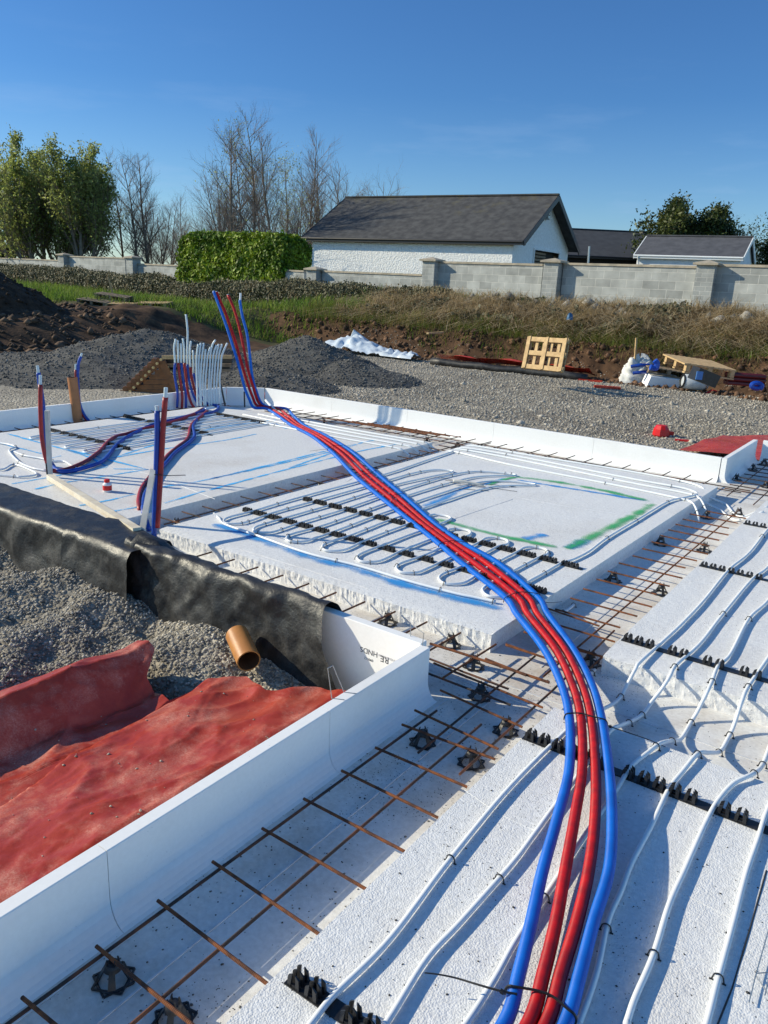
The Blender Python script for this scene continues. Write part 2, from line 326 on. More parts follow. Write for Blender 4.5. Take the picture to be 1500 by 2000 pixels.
def ground_mats():
    g = bpy.data.materials.new('gravel'); g.use_nodes = True; N, l = nodes_of(g); b = N['Principled BSDF']; b.inputs['Roughness'].default_value = .95; b.inputs['Specular IOR Level'].default_value = .2
    t = N.new('ShaderNodeTexCoord'); z = N.new('ShaderNodeTexNoise'); z.inputs['Scale'].default_value = .5; z.inputs['Detail'].default_value = 6
    r = N.new('ShaderNodeValToRGB'); e = r.color_ramp.elements; e[0].position = .36; e[1].position = .62; e[0].color = (.20, .18, .15, 1); e[1].color = (.36, .325, .265, 1)
    v = N.new('ShaderNodeTexVoronoi'); v.inputs['Scale'].default_value = 34; hs = N.new('ShaderNodeMixRGB'); hs.blend_type = 'OVERLAY'; hs.inputs['Fac'].default_value = .55
    bw = N.new('ShaderNodeRGBToBW'); l(v.outputs['Color'], bw.inputs[0])
    l(t.outputs['Object'], z.inputs['Vector']); l(z.outputs['Fac'], r.inputs[0]); l(t.outputs['Object'], v.inputs['Vector']); l(r.outputs[0], hs.inputs['Color1']); l(bw.outputs[0], hs.inputs['Color2']); l(hs.outputs[0], b.inputs['Base Color'])
    u = N.new('ShaderNodeBump'); u.inputs['Strength'].default_value = .9; u.inputs['Distance'].default_value = .02; u.invert = True
    l(v.outputs['Distance'], u.inputs['Height']); l(u.outputs[0], b.inputs['Normal'])
    s = mat('topsoil', (.035, .020, .013), (.11, .062, .035), 3.5, .95, 1, 14, detail=8, spec=.2)
    h = mat('turf', (.045, .050, .02), (.12, .10, .045), 2.2, .95, .6, 30, detail=8, spec=.2)
    return [g, s, h]
GM = ground_mats()
npmesh('ground', V, F, GM, mi, smooth=False, kind='structure')
# ---------------------------------------------------------------- loose stones
def blobs(name, P, R, mats, mi=None, **tags):               # many small irregular stones in one mesh (deformed octahedra with a cut top)
    n = len(P); base = np.array([[1, 0, 0], [.3, .95, .1], [-.8, .6, 0], [-.8, -.6, -.1], [.3, -.95, 0], [0, 0, 1], [.35, .2, .9], [0, 0, -1]])
    fc = np.array([[0, 1, 6], [1, 5, 6], [5, 0, 6], [1, 2, 5], [2, 3, 5], [3, 4, 5], [4, 0, 5], [1, 0, 7], [2, 1, 7], [3, 2, 7], [4, 3, 7], [0, 4, 7]])
    v = base[None]*(1+.35*(rng.random((n, 8, 3))-.5)); v = v*R[:, None, None]*(rng.random((n, 1, 3))*.7+.6); v[:, :, 2] *= .75
    a = rng.random(n)*6.283; c, s = np.cos(a), np.sin(a); x = v[:, :, 0]*c[:, None]-v[:, :, 1]*s[:, None]; y = v[:, :, 0]*s[:, None]+v[:, :, 1]*c[:, None]
    V = np.stack([x, y, v[:, :, 2]], -1)+P[:, None, :]; F = (fc[None]+np.arange(n)[:, None, None]*8).reshape(-1, 3)
    return npmesh(name, V.reshape(-1, 3), F, mats, None if mi is None else np.repeat(mi, 12), **tags)
M['stone'] = mat('stone', (.44, .40, .335), (.27, .25, .22), 3, .95, island=.45, spec=.2)
M['stoned'] = mat('dark_stone', (.17, .165, .155), (.085, .083, .08), 3, .9, island=.4, spec=.25)
def keepout(x, y): return ~(((x > -8.3) & (x < 3.3) & (y > 2.62) & (y < 8.3)) | ((x > -1.7) & (y > -2) & (y < 9.7)))
def scatter(n, x0, x1, y0, y1, r0, r1, cond=None, pw=2.5):
    x = rng.uniform(x0, x1, n); y = rng.uniform(y0, y1, n); k = keepout(x, y)
    if cond is not None: k &= cond(x, y)
    x = x[k]; y = y[k]; R = r0+(r1-r0)*rng.random(len(x))**pw
    return np.stack([x, y, terr(x, y)+R*.15], -1), R
P1_, R1_ = scatter(95000, -6.6, -1.7, .9, 2.64, .0026, .013, pw=4)
P2_, R2_ = scatter(78000, -14.5, 1.2, 8.2, 18.0, .007, .026, lambda x, y: (x > -14.3) & (ywall(x)-y > 4.3) & (y > -1.0*x*.0+8.2))
P3_, R3_ = scatter(500, -16, 1.5, 8.3, 17.6, .025, .06, lambda x, y: (x > -14.3) & (ywall(x)-y > 4.5))
P4_, R4_ = scatter(1200, -27, -15, 7, 20, .02, .08, lambda x, y: ywall(x)-y > 9)
blobs('gravel_stones', np.concatenate([P1_, P2_, P3_]), np.concatenate([R1_, R2_, R3_]), M['stone'], kind='stuff', label='loose grey crushed stone lying all over the site ground', category='gravel')
# ---------------------------------------------------------------- heaps
def heap(name, label, cat, lobes, nst, ms, mstone, r=(.006, .03), rough=.05, ext=1.0, zdark=0):
    xs = [c[0]-2.2*c[2] for c in lobes]+[c[0]+2.2*c[2] for c in lobes]; ys = [c[1]-2.2*c[3] for c in lobes]+[c[1]+2.2*c[3] for c in lobes]
    X, Y = np.meshgrid(np.linspace(min(xs), max(xs), 130), np.linspace(min(ys), max(ys), 110))
    def hz(x, y):
        h = 0
        for (a, b, rx, ry, hh) in lobes:
            q = np.sqrt(((x-a)/rx)**2+((y-b)/ry)**2)+.10*fbm(x*1.1, y*1.1, 31, 3); h = np.maximum(h, hh*(1-q*.62)*(q < 1.62)*S((1.62-q)/.5))
        return terr(x, y)-.06+h*1.3+h**.5*rough*fbm(x*2.5, y*2.5, 33, 5)
    Z = hz(X, Y); t = thing(name, label, cat, (lobes[0][0], lobes[0][1], -.1))
    V = np.stack([X, Y, Z], -1).reshape(-1, 3); n, m = X.shape; idx = np.arange(n*m).reshape(n, m); F = np.stack([idx[:-1, :-1], idx[:-1, 1:], idx[1:, 1:], idx[1:, :-1]], -1).reshape(-1, 4)
    keep = (Z-terr(X, Y) > -.05).ravel()[F].any(1); npmesh('heap_body', V, F[keep], ms, parent=t)
    x = rng.uniform(min(xs), max(xs), nst); y = rng.uniform(min(ys), max(ys), nst); z = hz(x, y); k = z-terr(x, y) > -.03
    R = r[0]+(r[1]-r[0])*rng.random(k.sum())**3
    blobs('loose_stones', np.stack([x[k], y[k], z[k]+R*.2], -1), R, mstone, parent=t, kind='stuff')
    return t
M['heap'] = mat('crushed_stone', (.075, .073, .07), (.13, .125, .115), 5, .95, 1, 60, detail=8, spec=.2)
heap('gravel_heap', 'wide low grey gravel heap behind the brown timber stack and white pipe tails', 'gravel heap', [(-13.2, 10.4, 1.5, 2.0, .62), (-12.6, 8.6, 1.5, 1.4, .36), (-14.2, 8.6, 1.4, 1.3, .28)], 26000, M['heap'], M['stoned'], r=(.008, .03), rough=.10)
heap('gravel_heap', 'dark grey gravel heap right of the tall red and blue sleeves', 'gravel heap', [(-10.9, 12.6, 1.35, 1.1, .58), (-9.6, 12.4, 1.2, .9, .32), (-9.9, 10.4, 1.2, .8, .28), (-11.6, 10.9, .9, .9, .35)], 26000, M['heap'], M['stoned'], r=(.008, .03), rough=.10)
M['loam'] = mat('loam', (.030, .020, .014), (.07, .045, .03), 5, .95, 1, 25, detail=8, spec=.2)
q = far(-70, 600, 21); heap('soil_heap', 'tall dark heap of topsoil at the left edge beside the grass', 'soil heap', [(q.x, q.y, 1.75, 1.6, .98)], 2500, M['loam'], M['loam'], r=(.02, .07), rough=.12)
# ================================================================ RAFT
ZP = .10; ZU = .24
fl = MB(); fl.box(-8.16, -1.62, 2.74, 8.14, -.2, 0); fl.box(-1.62, 3.2, -1.6, 9.57, -.2, 0)
FLO = build('floor', fl, M['floor'], base=(-3, 4, -.2), kind='structure')
j = MB()
for x, y0, y1 in ((-1.525, -.5, 2.75), (-1.37, -.5, 2.95), (-1.10, -.5, 2.8), (-1.335, 3.3, 7.3), (-4.27, 3.2, 7.5)): j = MB(); j.box(x-.003, x+.003, y0, y1, 0, .003); build('board_joint', j, M['joint'], FLO)
for y, x0, x1 in ((2.93, -4.2, 1), (3.03, -4.2, -1.1), (3.12, -1.5, 1), (7.9, -8, -1.7), (2.98, -1.0, 1)): j = MB(); j.box(x0, x1, y-.003, y+.003, 0, .0032); build('board_joint', j, M['joint'], FLO)
def pad(label, x0, x1, y0, y1, rough=None, mat_=None, st=.03, skew=0, z1=ZP, chunk=()):
    """foam board: fine top sheet, torn front edge"""
    b = MB(); nx = int((x1-x0)/(.011 if rough else st))+2; ny = int(min((y1-y0)/.06, 60))+2
    xs = np.linspace(x0, x1, nx); yy = np.linspace(0, 1, ny) if not rough else np.concatenate([np.arange(0, .11, .0085)/(y1-y0), np.linspace(.12/(y1-y0), 1, ny)])
    X, T = np.meshgrid(xs, yy); Y = y0+(y1-y0)*T; XX = X+skew*(Y-y0)*((X-x0)/(x1-x0)-0)
    ed = np.clip(1-(Y-y0)/.10, 0, 1) if rough else 0*Y
    Zt = z1+.0012*fbm(X*7, Y*7, 3)-ed**2*(rough or 0)*(.15+.40*vn(X*85, Y*95, 8)+.22*vn(X*34, Y*30, 5)+.45*vn(X*6, Y*9, 2))*.62
    Yj = Y+ed**2*(rough or 0)*(vn(X*80, Y*71, 12)-.5)*.4
    b.grid(XX, Yj, Zt)
    # front face and the other sides
    zz = np.linspace(1, 0, 7); Xf, Tf = np.meshgrid(xs, zz); top = Zt[0][None, :]; Zf = top*Tf; Yf = Yj[0][None, :]*Tf+y0*(1-Tf)+((rough or 0)*.5*(vn(Xf*70, Zf*80, 5)-.5)*(Tf > 0)*(Tf < 1))
    b.grid(Xf, Yf, Zf)
    for xa, col in ((x0, 0), (x1, -1)):
        Yc = Yj[:, col]; Zc = Zt[:, col]; Xc = XX[:, col]; g1 = np.stack([Xc, Xc]); g2 = np.stack([Yc, Yc]); g3 = np.stack([Zc, 0*Zc])
        b.grid(g1, g2, g3)
    b.grid(np.stack([XX[-1], XX[-1]]), np.stack([Yj[-1], Yj[-1]]), np.stack([Zt[-1], 0*Zt[-1]]))
    return build('insulation_pad', b, mat_ or M['pad'], base=((x0+x1)/2, (y0+y1)/2, 0), label=label, category='insulation pad', group='raised white foam pads of the raft')
PD1 = pad('long white foam pad at the lower right, crossed by the sleeves, nearest the viewer', -1.063, 3.0, -1.5, 2.82, st=.04)
PD2 = pad('white foam pad at the right edge beyond the step, with torn front edge', -1.085, 3.0, 3.43, 7.25, rough=.012)
PD3 = pad('middle white foam pad with looped pipes and a green sprayed rectangle', -4.10, -1.60, 3.28, 7.47, rough=.015, skew=.016, st=.022)
PD4 = pad('far left white foam pad marked with thin blue chalk lines', -7.74, -4.43, 2.95, 7.22, mat_=M['padfar'])
def strip(b, pts, wd, z=.0025, nsub=6):                     # thin marking laid on a pad
    P = [p if isinstance(p, Vector) else at(p[0], p[1], ZP) for p in pts]; P = cr(P, nsub) if len(P) > 2 else [P[0].lerp(P[1], k/12) for k in range(13)]
    vs = []; n = len(P)
    for i, p in enumerate(P):
        t = P[min(i+1, n-1)]-P[max(i-1, 0)]; t.z = 0; t.normalize(); s = Vector((-t.y, t.x, 0)); ww = wd(i/(n-1)) if callable(wd) else wd
        vs += [Vector((p.x, p.y, ZP+z))-s*ww/2, Vector((p.x, p.y, ZP+z))+s*ww/2]
    b.add(vs, [(2*i, 2*i+1, 2*i+3, 2*i+2) for i in range(n-1)], [((0, i/n), (1, i/n), (1, (i+1)/n), (0, (i+1)/n)) for i in range(n-1)])
# chalk on the far pad
b = MB()
for ln in (((400, 938), (520, 912), (643, 883)), ((400, 960), (480, 938), (560, 917), (700, 882), (775, 868)), ((696, 868), (730, 861), (775, 868)), ((560, 916), (696, 868)),
           ((700, 866), (640, 880), (560, 900), (400, 938), (318, 951)), ((318, 984), (400, 959)), ((20, 946), (120, 928)), ((64, 957), (120, 944), (200, 931), (290, 917)), ((268, 964), (210, 978), (155, 988)),
           ((285, 988), (215, 1000)), ((218, 916), (290, 917)), ((10, 846), (60, 860), (160, 888), (210, 912)), ((128, 877), (175, 889), (290, 918)), ((200, 898), (320, 877), (440, 860), (500, 848)),
           ((180, 918), (208, 913)), ((240, 872), (340, 852), (440, 833), (540, 820)), ((400, 835), (520, 826), (560, 838)), ((0, 866), (80, 886)), ((120, 890), (100, 895)), ((150, 910), (205, 903)), ((225, 893), (300, 870), (390, 850))):
    b = MB(); strip(b, ln, .08); build('chalk_line', b, M['cyan'], PD4)
for kind_, sts in (('spray', (([(405, 1022), (440, 1030), (500, 1051), (600, 1087), (700, 1113), (800, 1145), (900, 1171), (985, 1192)], .19), ([(930, 947), (900, 957), (870, 972), (828, 990)], lambda t: .06+.16*t),
     ([(1002, 936), (1060, 946), (1150, 960), (1240, 975), (1262, 978)], .11), ([(1066, 1043), (1026, 1054)], .17), ([(1150, 1053), (1112, 1072)], .2), ([(988, 934), (945, 947)], .1), ([(715, 973), (740, 968)], .06), ([(780, 1011), (800, 1014)], .06))),
     ('green', (([(1284, 981), (1225, 1014), (1170, 1042), (1108, 1073)], .18), ([(1278, 983), (1200, 963), (1100, 944), (1010, 932)], .17), ([(1010, 932), (985, 937), (955, 948)], .10), ([(838, 1011), (880, 1022), (940, 1038), (1000, 1052), (1050, 1062), (1090, 1070)], .15)))):
    for q_, w_ in sts: b = MB(); strip(b, q_, w_, z=.0025 if kind_ == 'spray' else .0045); build('spray_mark', b, M[kind_], PD3, label='%s sprayed line' % ('blue' if kind_ == 'spray' else 'green'))
# board joints scored in the pads
for L_ in (((857, 1024), (1002, 975)), ((1002, 970), (1100, 988), (1200, 1003)), ((470, 1073), (720, 1150))): b = MB(); b.tube([at(p[0], p[1], ZP) for p in L_], .0018, 4); build('board_joint', b, M['joint'], PD3)
b = MB(); b.tube([at(250, 915, ZP), at(310, 932, ZP), at(420, 975, ZP)], .0025, 4); build('board_joint', b, M['joint'], PD4)
for L_ in (((1290, 1570), (1330, 1590)), ((907, 1543), (975, 1590), (1050, 1625)), ((1000, 1592), (1048, 1612)), ((1333, 1745), (1440, 1800)), ((1283, 1835), (1500, 1930))): b = MB(); b.tube([at(p[0], p[1], ZP) for p in L_], .0014, 4); build('board_joint', b, M['joint'], PD1)
b = MB(); b.tube([at(1497, 1700, ZP), at(1466, 1810, ZP), at(1430, 1930, ZP), at(1402, 2000, ZP), at(1380, 2070, ZP)], .0024, 4)
build('board_joint', b, M['ink'], PD1)
# ---------------------------------------------------------------- upstands: L-shaped foam edge with a cove at the foot
def upstand(label, path, th=.048, inner=-1, cuts=(), mats=None, zt=ZU, cove=.055, printed=None):
    """path: plan polyline of the inner top edge; body lies on the left (+1) / right (-1) side of it, cove on the other"""
    t = thing('edge_upstand', label, 'foam upstand', (path[0][0], path[0][1], 0), 'white foam edge upstands round the raft'); P = [Vector((p[0], p[1], 0)) for p in path]
    def sect(p, tn):
        s = Vector((-tn.y, tn.x, 0))*inner; pr = [(th, -.4), (th, zt-.003), (th-.003, zt), (.003, zt), (0, zt-.003), (0, .11)]
        for k in range(7): a = k/6*math.pi/2; pr.append((-cove*(1-math.cos(a)), .09-.09*math.sin(a)+0))
        pr.append((-cove, -.01)); return [p+s*a+Vector((0, 0, z)) for a, z in pr]
    lens = [0]
    for i in range(1, len(P)): lens.append(lens[-1]+(P[i]-P[i-1]).length)
    for i in range(len(P)-1):
        tn = (P[i+1]-P[i]).normalized(); L0 = (P[i+1]-P[i]).length; c = [0]+[q-lens[i] for q in cuts if lens[i] < q < lens[i+1]]+[L0]
        for a, e in zip(c, c[1:]):
            bb = MB(); A = sect(P[i]+tn*(a+.0012), tn); B = sect(P[i]+tn*(e-.0012), tn); n_ = len(A)
            fs = [(k, k+1, n_+k+1, n_+k) for k in range(n_-1)]+[tuple(range(n_)), tuple(range(2*n_-1, n_-1, -1))]
            bb.add(A+B, fs); build('upstand_block', bb, mats or M['up'], t)
    return t
U1 = upstand('near white foam upstand crossing the lower left, red sheet behind it', [(-1.603, -.6), (-1.603, 2.70)], inner=1, cuts=(.9, 1.67, 2.62-.0))
U2 = upstand('short white foam upstand with upside-down black print, turning off the near upstand', [(-4.0, 2.755), (-1.655, 2.755)], inner=-1, cove=0)
U3 = upstand('white foam upstand along the front of the far left pad under the black membrane', [(-8.6, 2.94), (-4.005, 2.94)], inner=-1, th=.2, cove=0, zt=.225)
U4 = upstand('shaded white foam upstand on the left side behind the far left pad', [(-8.15, 3.14), (-8.15, 7.75)], inner=1, cuts=(1.2, 2.4, 3.6))
U5 = upstand('white foam corner upstand behind the row of pipe tails', [(-8.15, 7.753), (-7.78, 8.12)], inner=1)
U6 = upstand('long sunlit white foam upstand along the far side of the raft', [(-7.777, 8.13), (-1.68, 8.13)], inner=1, cuts=(1.2, 2.4, 3.6, 4.8))
U7 = upstand('short white foam upstand running away at the far right corner', [(-1.625, 8.13), (-1.625, 9.55)], inner=1)
U8 = upstand('white foam upstand at the extreme right, furthest from the viewer', [(-1.57, 9.55), (3.1, 9.55)], inner=1)
# print on the short upstand (upside down)
def text(s, size, a, b_, up, parent, m_, name='printed_text'):
    cu = bpy.data.curves.new(name, 'FONT'); cu.body = s; cu.size = size; cu.extrude = .0003; tmp = bpy.data.objects.new('t', cu); sc.collection.objects.link(tmp)
    dg = bpy.context.evaluated_depsgraph_get(); me = bpy.data.meshes.new_from_object(tmp.evaluated_get(dg)); bpy.data.objects.remove(tmp)
    a = Vector(a); r = (Vector(b_)-a).normalized(); up = Vector(up); nn = r.cross(up)
    mtx = Matrix(((r.x, up.x, nn.x, a.x-wloc(parent).x), (r.y, up.y, nn.y, a.y-wloc(parent).y), (r.z, up.z, nn.z, a.z-wloc(parent).z), (0, 0, 0, 1)))
    me.transform(mtx); me.materials.clear(); me.materials.append(m_); o = bpy.data.objects.new(name, me); sc.collection.objects.link(o); o.parent = parent; o['_b'] = tuple(wloc(parent)); return o
yf = 2.7065
def fy(px, py): d = ray(px, py); p = CAM+d*(yf/d.y); p.y = yf; return p
for s_t, p, sz, mm_ in (('HNDS', (738, 1275), .037, M['ink']), ('INSULATION', (772, 1289), .016, M['inkp']), ('RE', (760, 1286), .044, M['ink']), ('090512', (729, 1289), .017, M['ink'])):
    o = fy(*p); text(s_t, sz, o, o+Vector((-1, 0, 0)), (0, 0, -1), U2, mm_)
# ================================================================ SHEETS
def membrane_mat(name, c1, c2, dust, rough=.32, ds=.35, sc_=9, bp=.5):
    m = bpy.data.materials.new(name); m.use_nodes = True; N, l = nodes_of(m); b = N['Principled BSDF']; b.inputs['Roughness'].default_value = rough
    t = N.new('ShaderNodeTexCoord'); z = N.new('ShaderNodeTexNoise'); z.inputs['Scale'].default_value = sc_; z.inputs['Detail'].default_value = 8; z.inputs['Roughness'].default_value = .7; z.inputs['Distortion'].default_value = .3
    r = N.new('ShaderNodeValToRGB'); r.color_ramp.elements[0].color = c1+(1,); r.color_ramp.elements[1].color = c2+(1,); r.color_ramp.elements[0].position = .3; r.color_ramp.elements[1].position = .7
    z2 = N.new('ShaderNodeTexNoise'); z2.inputs['Scale'].default_value = 4.5 if sc_ < 12 else 7; z2.inputs['Detail'].default_value = 10; z2.inputs['Roughness'].default_value = .72; z2.inputs['Distortion'].default_value = .25
    r2 = N.new('ShaderNodeValToRGB'); r2.color_ramp.elements[0].position = .47; r2.color_ramp.elements[1].position = .72; r2.color_ramp.elements[0].color = (0, 0, 0, 1); r2.color_ramp.elements[1].color = (ds,)*3+(1,)
    x = N.new('ShaderNodeMixRGB'); x.inputs['Color2'].default_value = dust+(1,)
    z5 = N.new('ShaderNodeTexNoise'); z5.inputs['Scale'].default_value = 160; z5.inputs['Detail'].default_value = 3; l(t.outputs['Object'], z5.inputs['Vector'])
    r5 = N.new('ShaderNodeMapRange'); r5.inputs['From Min'].default_value = .40; r5.inputs['From Max'].default_value = .62; r5.inputs['To Min'].default_value = .35; l(z5.outputs['Fac'], r5.inputs['Value'])
    m5 = N.new('ShaderNodeMath'); m5.operation = 'MULTIPLY'; l(r5.outputs[0], m5.inputs[1])
    l(t.outputs['Object'], z.inputs['Vector']); l(t.outputs['Object'], z2.inputs['Vector']); l(z.outputs['Fac'], r.inputs[0]); l(z2.outputs['Fac'], r2.inputs[0]); l(r2.outputs[0], m5.inputs[0]); l(m5.outputs[0], x.inputs['Fac']); l(r.outputs[0], x.inputs['Color1']); l(x.outputs[0], b.inputs['Base Color'])
    z3 = N.new('ShaderNodeTexNoise'); z3.inputs['Scale'].default_value = 70; z3.inputs['Detail'].default_value = 5; u = N.new('ShaderNodeBump'); u.inputs['Strength'].default_value = bp; u.inputs['Distance'].default_value = .008
    ad = N.new('ShaderNodeMath'); ad.operation = 'MULTIPLY_ADD'; ad.inputs[1].default_value = .6; l(z2.outputs['Fac'], ad.inputs[0]); l(z3.outputs['Fac'], ad.inputs[2])
    l(t.outputs['Object'], z3.inputs['Vector']); l(ad.outputs[0], u.inputs['Height']); l(u.outputs[0], b.inputs['Normal'])
    rr = N.new('ShaderNodeMapRange'); rr.inputs['To Min'].default_value = rough; rr.inputs['To Max'].default_value = .85; l(r2.outputs[0], rr.inputs['Value']); l(rr.outputs[0], b.inputs['Roughness'])
    return m
M['membrane'] = membrane_mat('black_membrane', (.010, .010, .011), (.020, .020, .021), (.12, .115, .11), rough=.46, ds=.6, sc_=14, bp=.35)
M['dpm'] = membrane_mat('red_sheet', (.29, .024, .012), (.44, .060, .028), (.70, .42, .33), rough=.36, ds=.6, bp=.14)
M['dpmf'] = membrane_mat('red_sheet_far', (.46, .028, .014), (.60, .055, .025), (.6, .38, .3), rough=.25, ds=.35)
def cloth(name, label, cat, xs, prof, m_, wr=.012, parent=None, noz=0):
    """sheet following a profile: prof(x) -> list of (y,z); swept along x"""
    rows = [prof(x) for x in xs]; k = 60; X = []; Y = []; Z = []
    for x, pr in zip(xs, rows):
        d = [0]
        for a, b in zip(pr, pr[1:]): d.append(d[-1]+math.dist(a, b))
        tt = np.linspace(0, d[-1], k); X.append([x]*k); Y.append(np.interp(tt, d, [p[0] for p in pr])); Z.append(np.interp(tt, d, [p[1] for p in pr]))
    X = np.array(X); Y = np.array(Y); Z = np.array(Z); w1 = fbm(X*5+Y*2, Z*3.5+Y*4, 41, 5)-.9*abs(fbm(X*4.5-Z*3, Z*2+X, 45, 5))
    Y = Y+wr*w1-wr*.9*abs(fbm(X*2.4, Z*1.3, 43, 3)); Z = Z+wr*.35*fbm(X*6, Y*6, 47, 4)
    b = MB(); b.grid(X, Y, Z); return build(name, b, m_, parent, smooth=True, **({} if parent else dict(label=label, category=cat, group='black membrane sheets over the front edge')))
# right length: stands up against the foam, its lower right corner cut on a slant
def pr_right(x):
    t = (x+3.5)/1.35; xr = max(0, (x+2.35)/.2); yb = 2.60
    zb = -.36-.10*t
    return [(yb-.06, zb-.02), (yb-.01, zb+.05), (2.635, .05), (2.655, .255+.015*math.sin(x*9)), (2.675, .285), (2.71, .292), (2.76, .27), (2.775, .235), (2.755, .19)]
def slant(o):                                                # trim: shear the right end with depth below the top
    me = o.data; 
    for v in me.vertices:
        p = v.co; zz = p.z+o.location.z; xx = p.x+o.location.x
        if zz < .26: v.co.x += max(0, (xx+2.7)/.55)*(.27-zz)*.36
    me.update()
k_ = cloth('membrane_sheet', 'long black membrane sheet against the foam, ending beside the printed upstand', 'membrane', np.linspace(-3.62, -2.165, 90), pr_right, M['membrane'], .042); slant(k_)
def pr_left(x): return [(2.47, -.42), (2.55, -.25), (2.60, 0), (2.615, .215), (2.635, .24), (2.80, .243), (2.93+.0*x, .246), (2.95, .237)]
def pr_left2(x):
    e = .02+.025*S((x+3.75)/.3); return [(2.45, -.42), (2.54, -.2), (2.585-e, .05), (2.60-e, .225), (2.63-e, .25+e*.4), (2.78, .262), (2.86+.06*S((-3.6-x)/.3), .262), (2.88+.06*S((-3.6-x)/.3), .22)]
cloth('membrane_sheet', 'black membrane sheet draped over the front edge at the far left', 'membrane', np.linspace(-7.6, -4.125, 150), pr_left, M['membrane'], .024)
cloth('membrane_sheet', 'short folded black membrane sheet in the middle, below the upright red and blue sleeves', 'membrane', np.linspace(-4.10, -3.47, 50), pr_left2, M['membrane'], .02)
b = MB(); th_ = np.linspace(0, 1, 26); X, T = np.meshgrid(np.linspace(-3.56, -3.30, 24), th_)
an = T*math.pi*1.15; Yc = 2.74+.10*np.cos(math.pi-an)+.03*fbm(X*9, T*5, 3); Zc = .16+.16*np.sin(an)*(1-.5*(X+3.56)/.26)+.03*fbm(X*7, T*4, 9); b.grid(X, Yc, Zc)
build('membrane_offcut', b, M['membrane'], smooth=True, label='small curled black membrane offcut at the foot of the blue sleeve', category='membrane')
# near red damp-proof sheet lying on the gravel
xs = np.linspace(-3.18, -1.665, 190); T = np.linspace(0, 1, 240); X, TT = np.meshgrid(xs, T)
yend = np.interp(xs, [-3.18, -3.0, -2.86, -2.76, -2.70, -2.52, -2.50, -2.37, -2.2, -2.13, -2.04, -1.66], [2.0, 2.12, 2.16, 2.16, 2.06, 2.04, 2.24, 2.36, 2.30, 2.36, 2.48, 2.52])
Y = -.8+(yend[None, :]+.8)*TT; XS = -2.40-.12*(Y-1.4)+.05*np.sin(Y*2.3+1); Xw = X+.05*np.sin(Y*1.7)*S((-2.45-X)/.2)
Z = np.interp(Xw, [-3.2, -2.98, -2.90, -2.83, -2.76, -2.66, -2.45, -2.1, -1.92, -1.80, -1.70], [-.20, -.05, .035, .05, .0, -.105, -.085, -.03, -.005, -.05, -.12])
seam = S((X-XS)/.010)*S((XS+.45-X)/.4)
rdg = lambda a, b, sd, o=3: np.maximum(0, 1-3.2*abs(fbm(a, b, sd, o)))**2           # thin raised creases
Z = Z+.030*seam+.030*fbm(X*2.1, Y*1.2, 51, 3)+.018*rdg(X*2.2+Y*.9, Y*.6-X*.3, 57)+.010*rdg(X*4.5-Y*1.5, Y*1.6, 58)+.004*rdg(X*11+Y*3, Y*7, 59)+.05*S((Y-yend[None, :]+.10)/.1)*rdg(X*3, Y*.1, 60)*.6
Z = np.where(X > -1.70, Z-.04, Z)
ii = rng.integers(4, X.shape[0]-4, 260); jj = rng.integers(4, X.shape[1]-20, 260); GS = (np.stack([X[ii, jj], Y[ii, jj], Z[ii, jj]+.002], -1), .002+.006*rng.random(260)**3)
b = MB(); b.grid(X, Y, Z); build('damp_proof_sheet', b, M['dpm'], smooth=True, label='crumpled red damp-proof sheet with chalky dust on the gravel at the lower left', category='plastic sheet')
blobs('sheet_grit', GS[0], GS[1], M['stone'], kind='stuff', label='bits of grey grit lying on the near red sheet', category='grit')
# far red sheet on the gravel at the right
c = [at(1325, 884, -.08), at(1412, 852, -.06), at(1560, 852, -.06), at(1560, 905, -.06)]; X = np.zeros((24, 40)); Y = X.copy()
for i in range(24):
    for j_ in range(40):
        u = j_/39; v = i/23; p = (c[0].lerp(c[3], u)).lerp(c[1].lerp(c[2], u), v); X[i, j_] = p.x; Y[i, j_] = p.y
b = MB(); b.grid(X, Y, -.05+.035*fbm(X*2.5, Y*1.6, 61, 4)+.03*np.exp(-((Y-10.6)/.3)**2)); build('damp_proof_sheet', b, M['dpmf'], smooth=True, label='flat glossy red damp-proof sheet on the gravel beyond the far right corner', category='plastic sheet')
# ================================================================ REINFORCEMENT
def bar(b, a, c, r=.0052, ribs=False): b.tube([a, c], r, 7)
def meshmat(label, longs, cross, zl=.056, zc=.0665, r=.0052, m_=None):
    q0 = longs[0][0]; base = Vector((q0[0], q0[1], 0))
    t = thing('rebar_mesh', label, 'rebar mesh', base, 'steel reinforcement meshes')
    for i, (a, c) in enumerate(longs): b = MB(); bar(b, (a[0], a[1], zl), (c[0], c[1], zl), r); build('bar', b, m_ or M['steel'], t, smooth=False)
    for a, c in cross: b = MB(); bar(b, (a[0], a[1], zc), (c[0], c[1], zc), r); build('bar', b, m_ or M['rust'], t)
    return t
def A2(px, py, z=.0665): p = at(px, py, z); return (p.x, p.y)
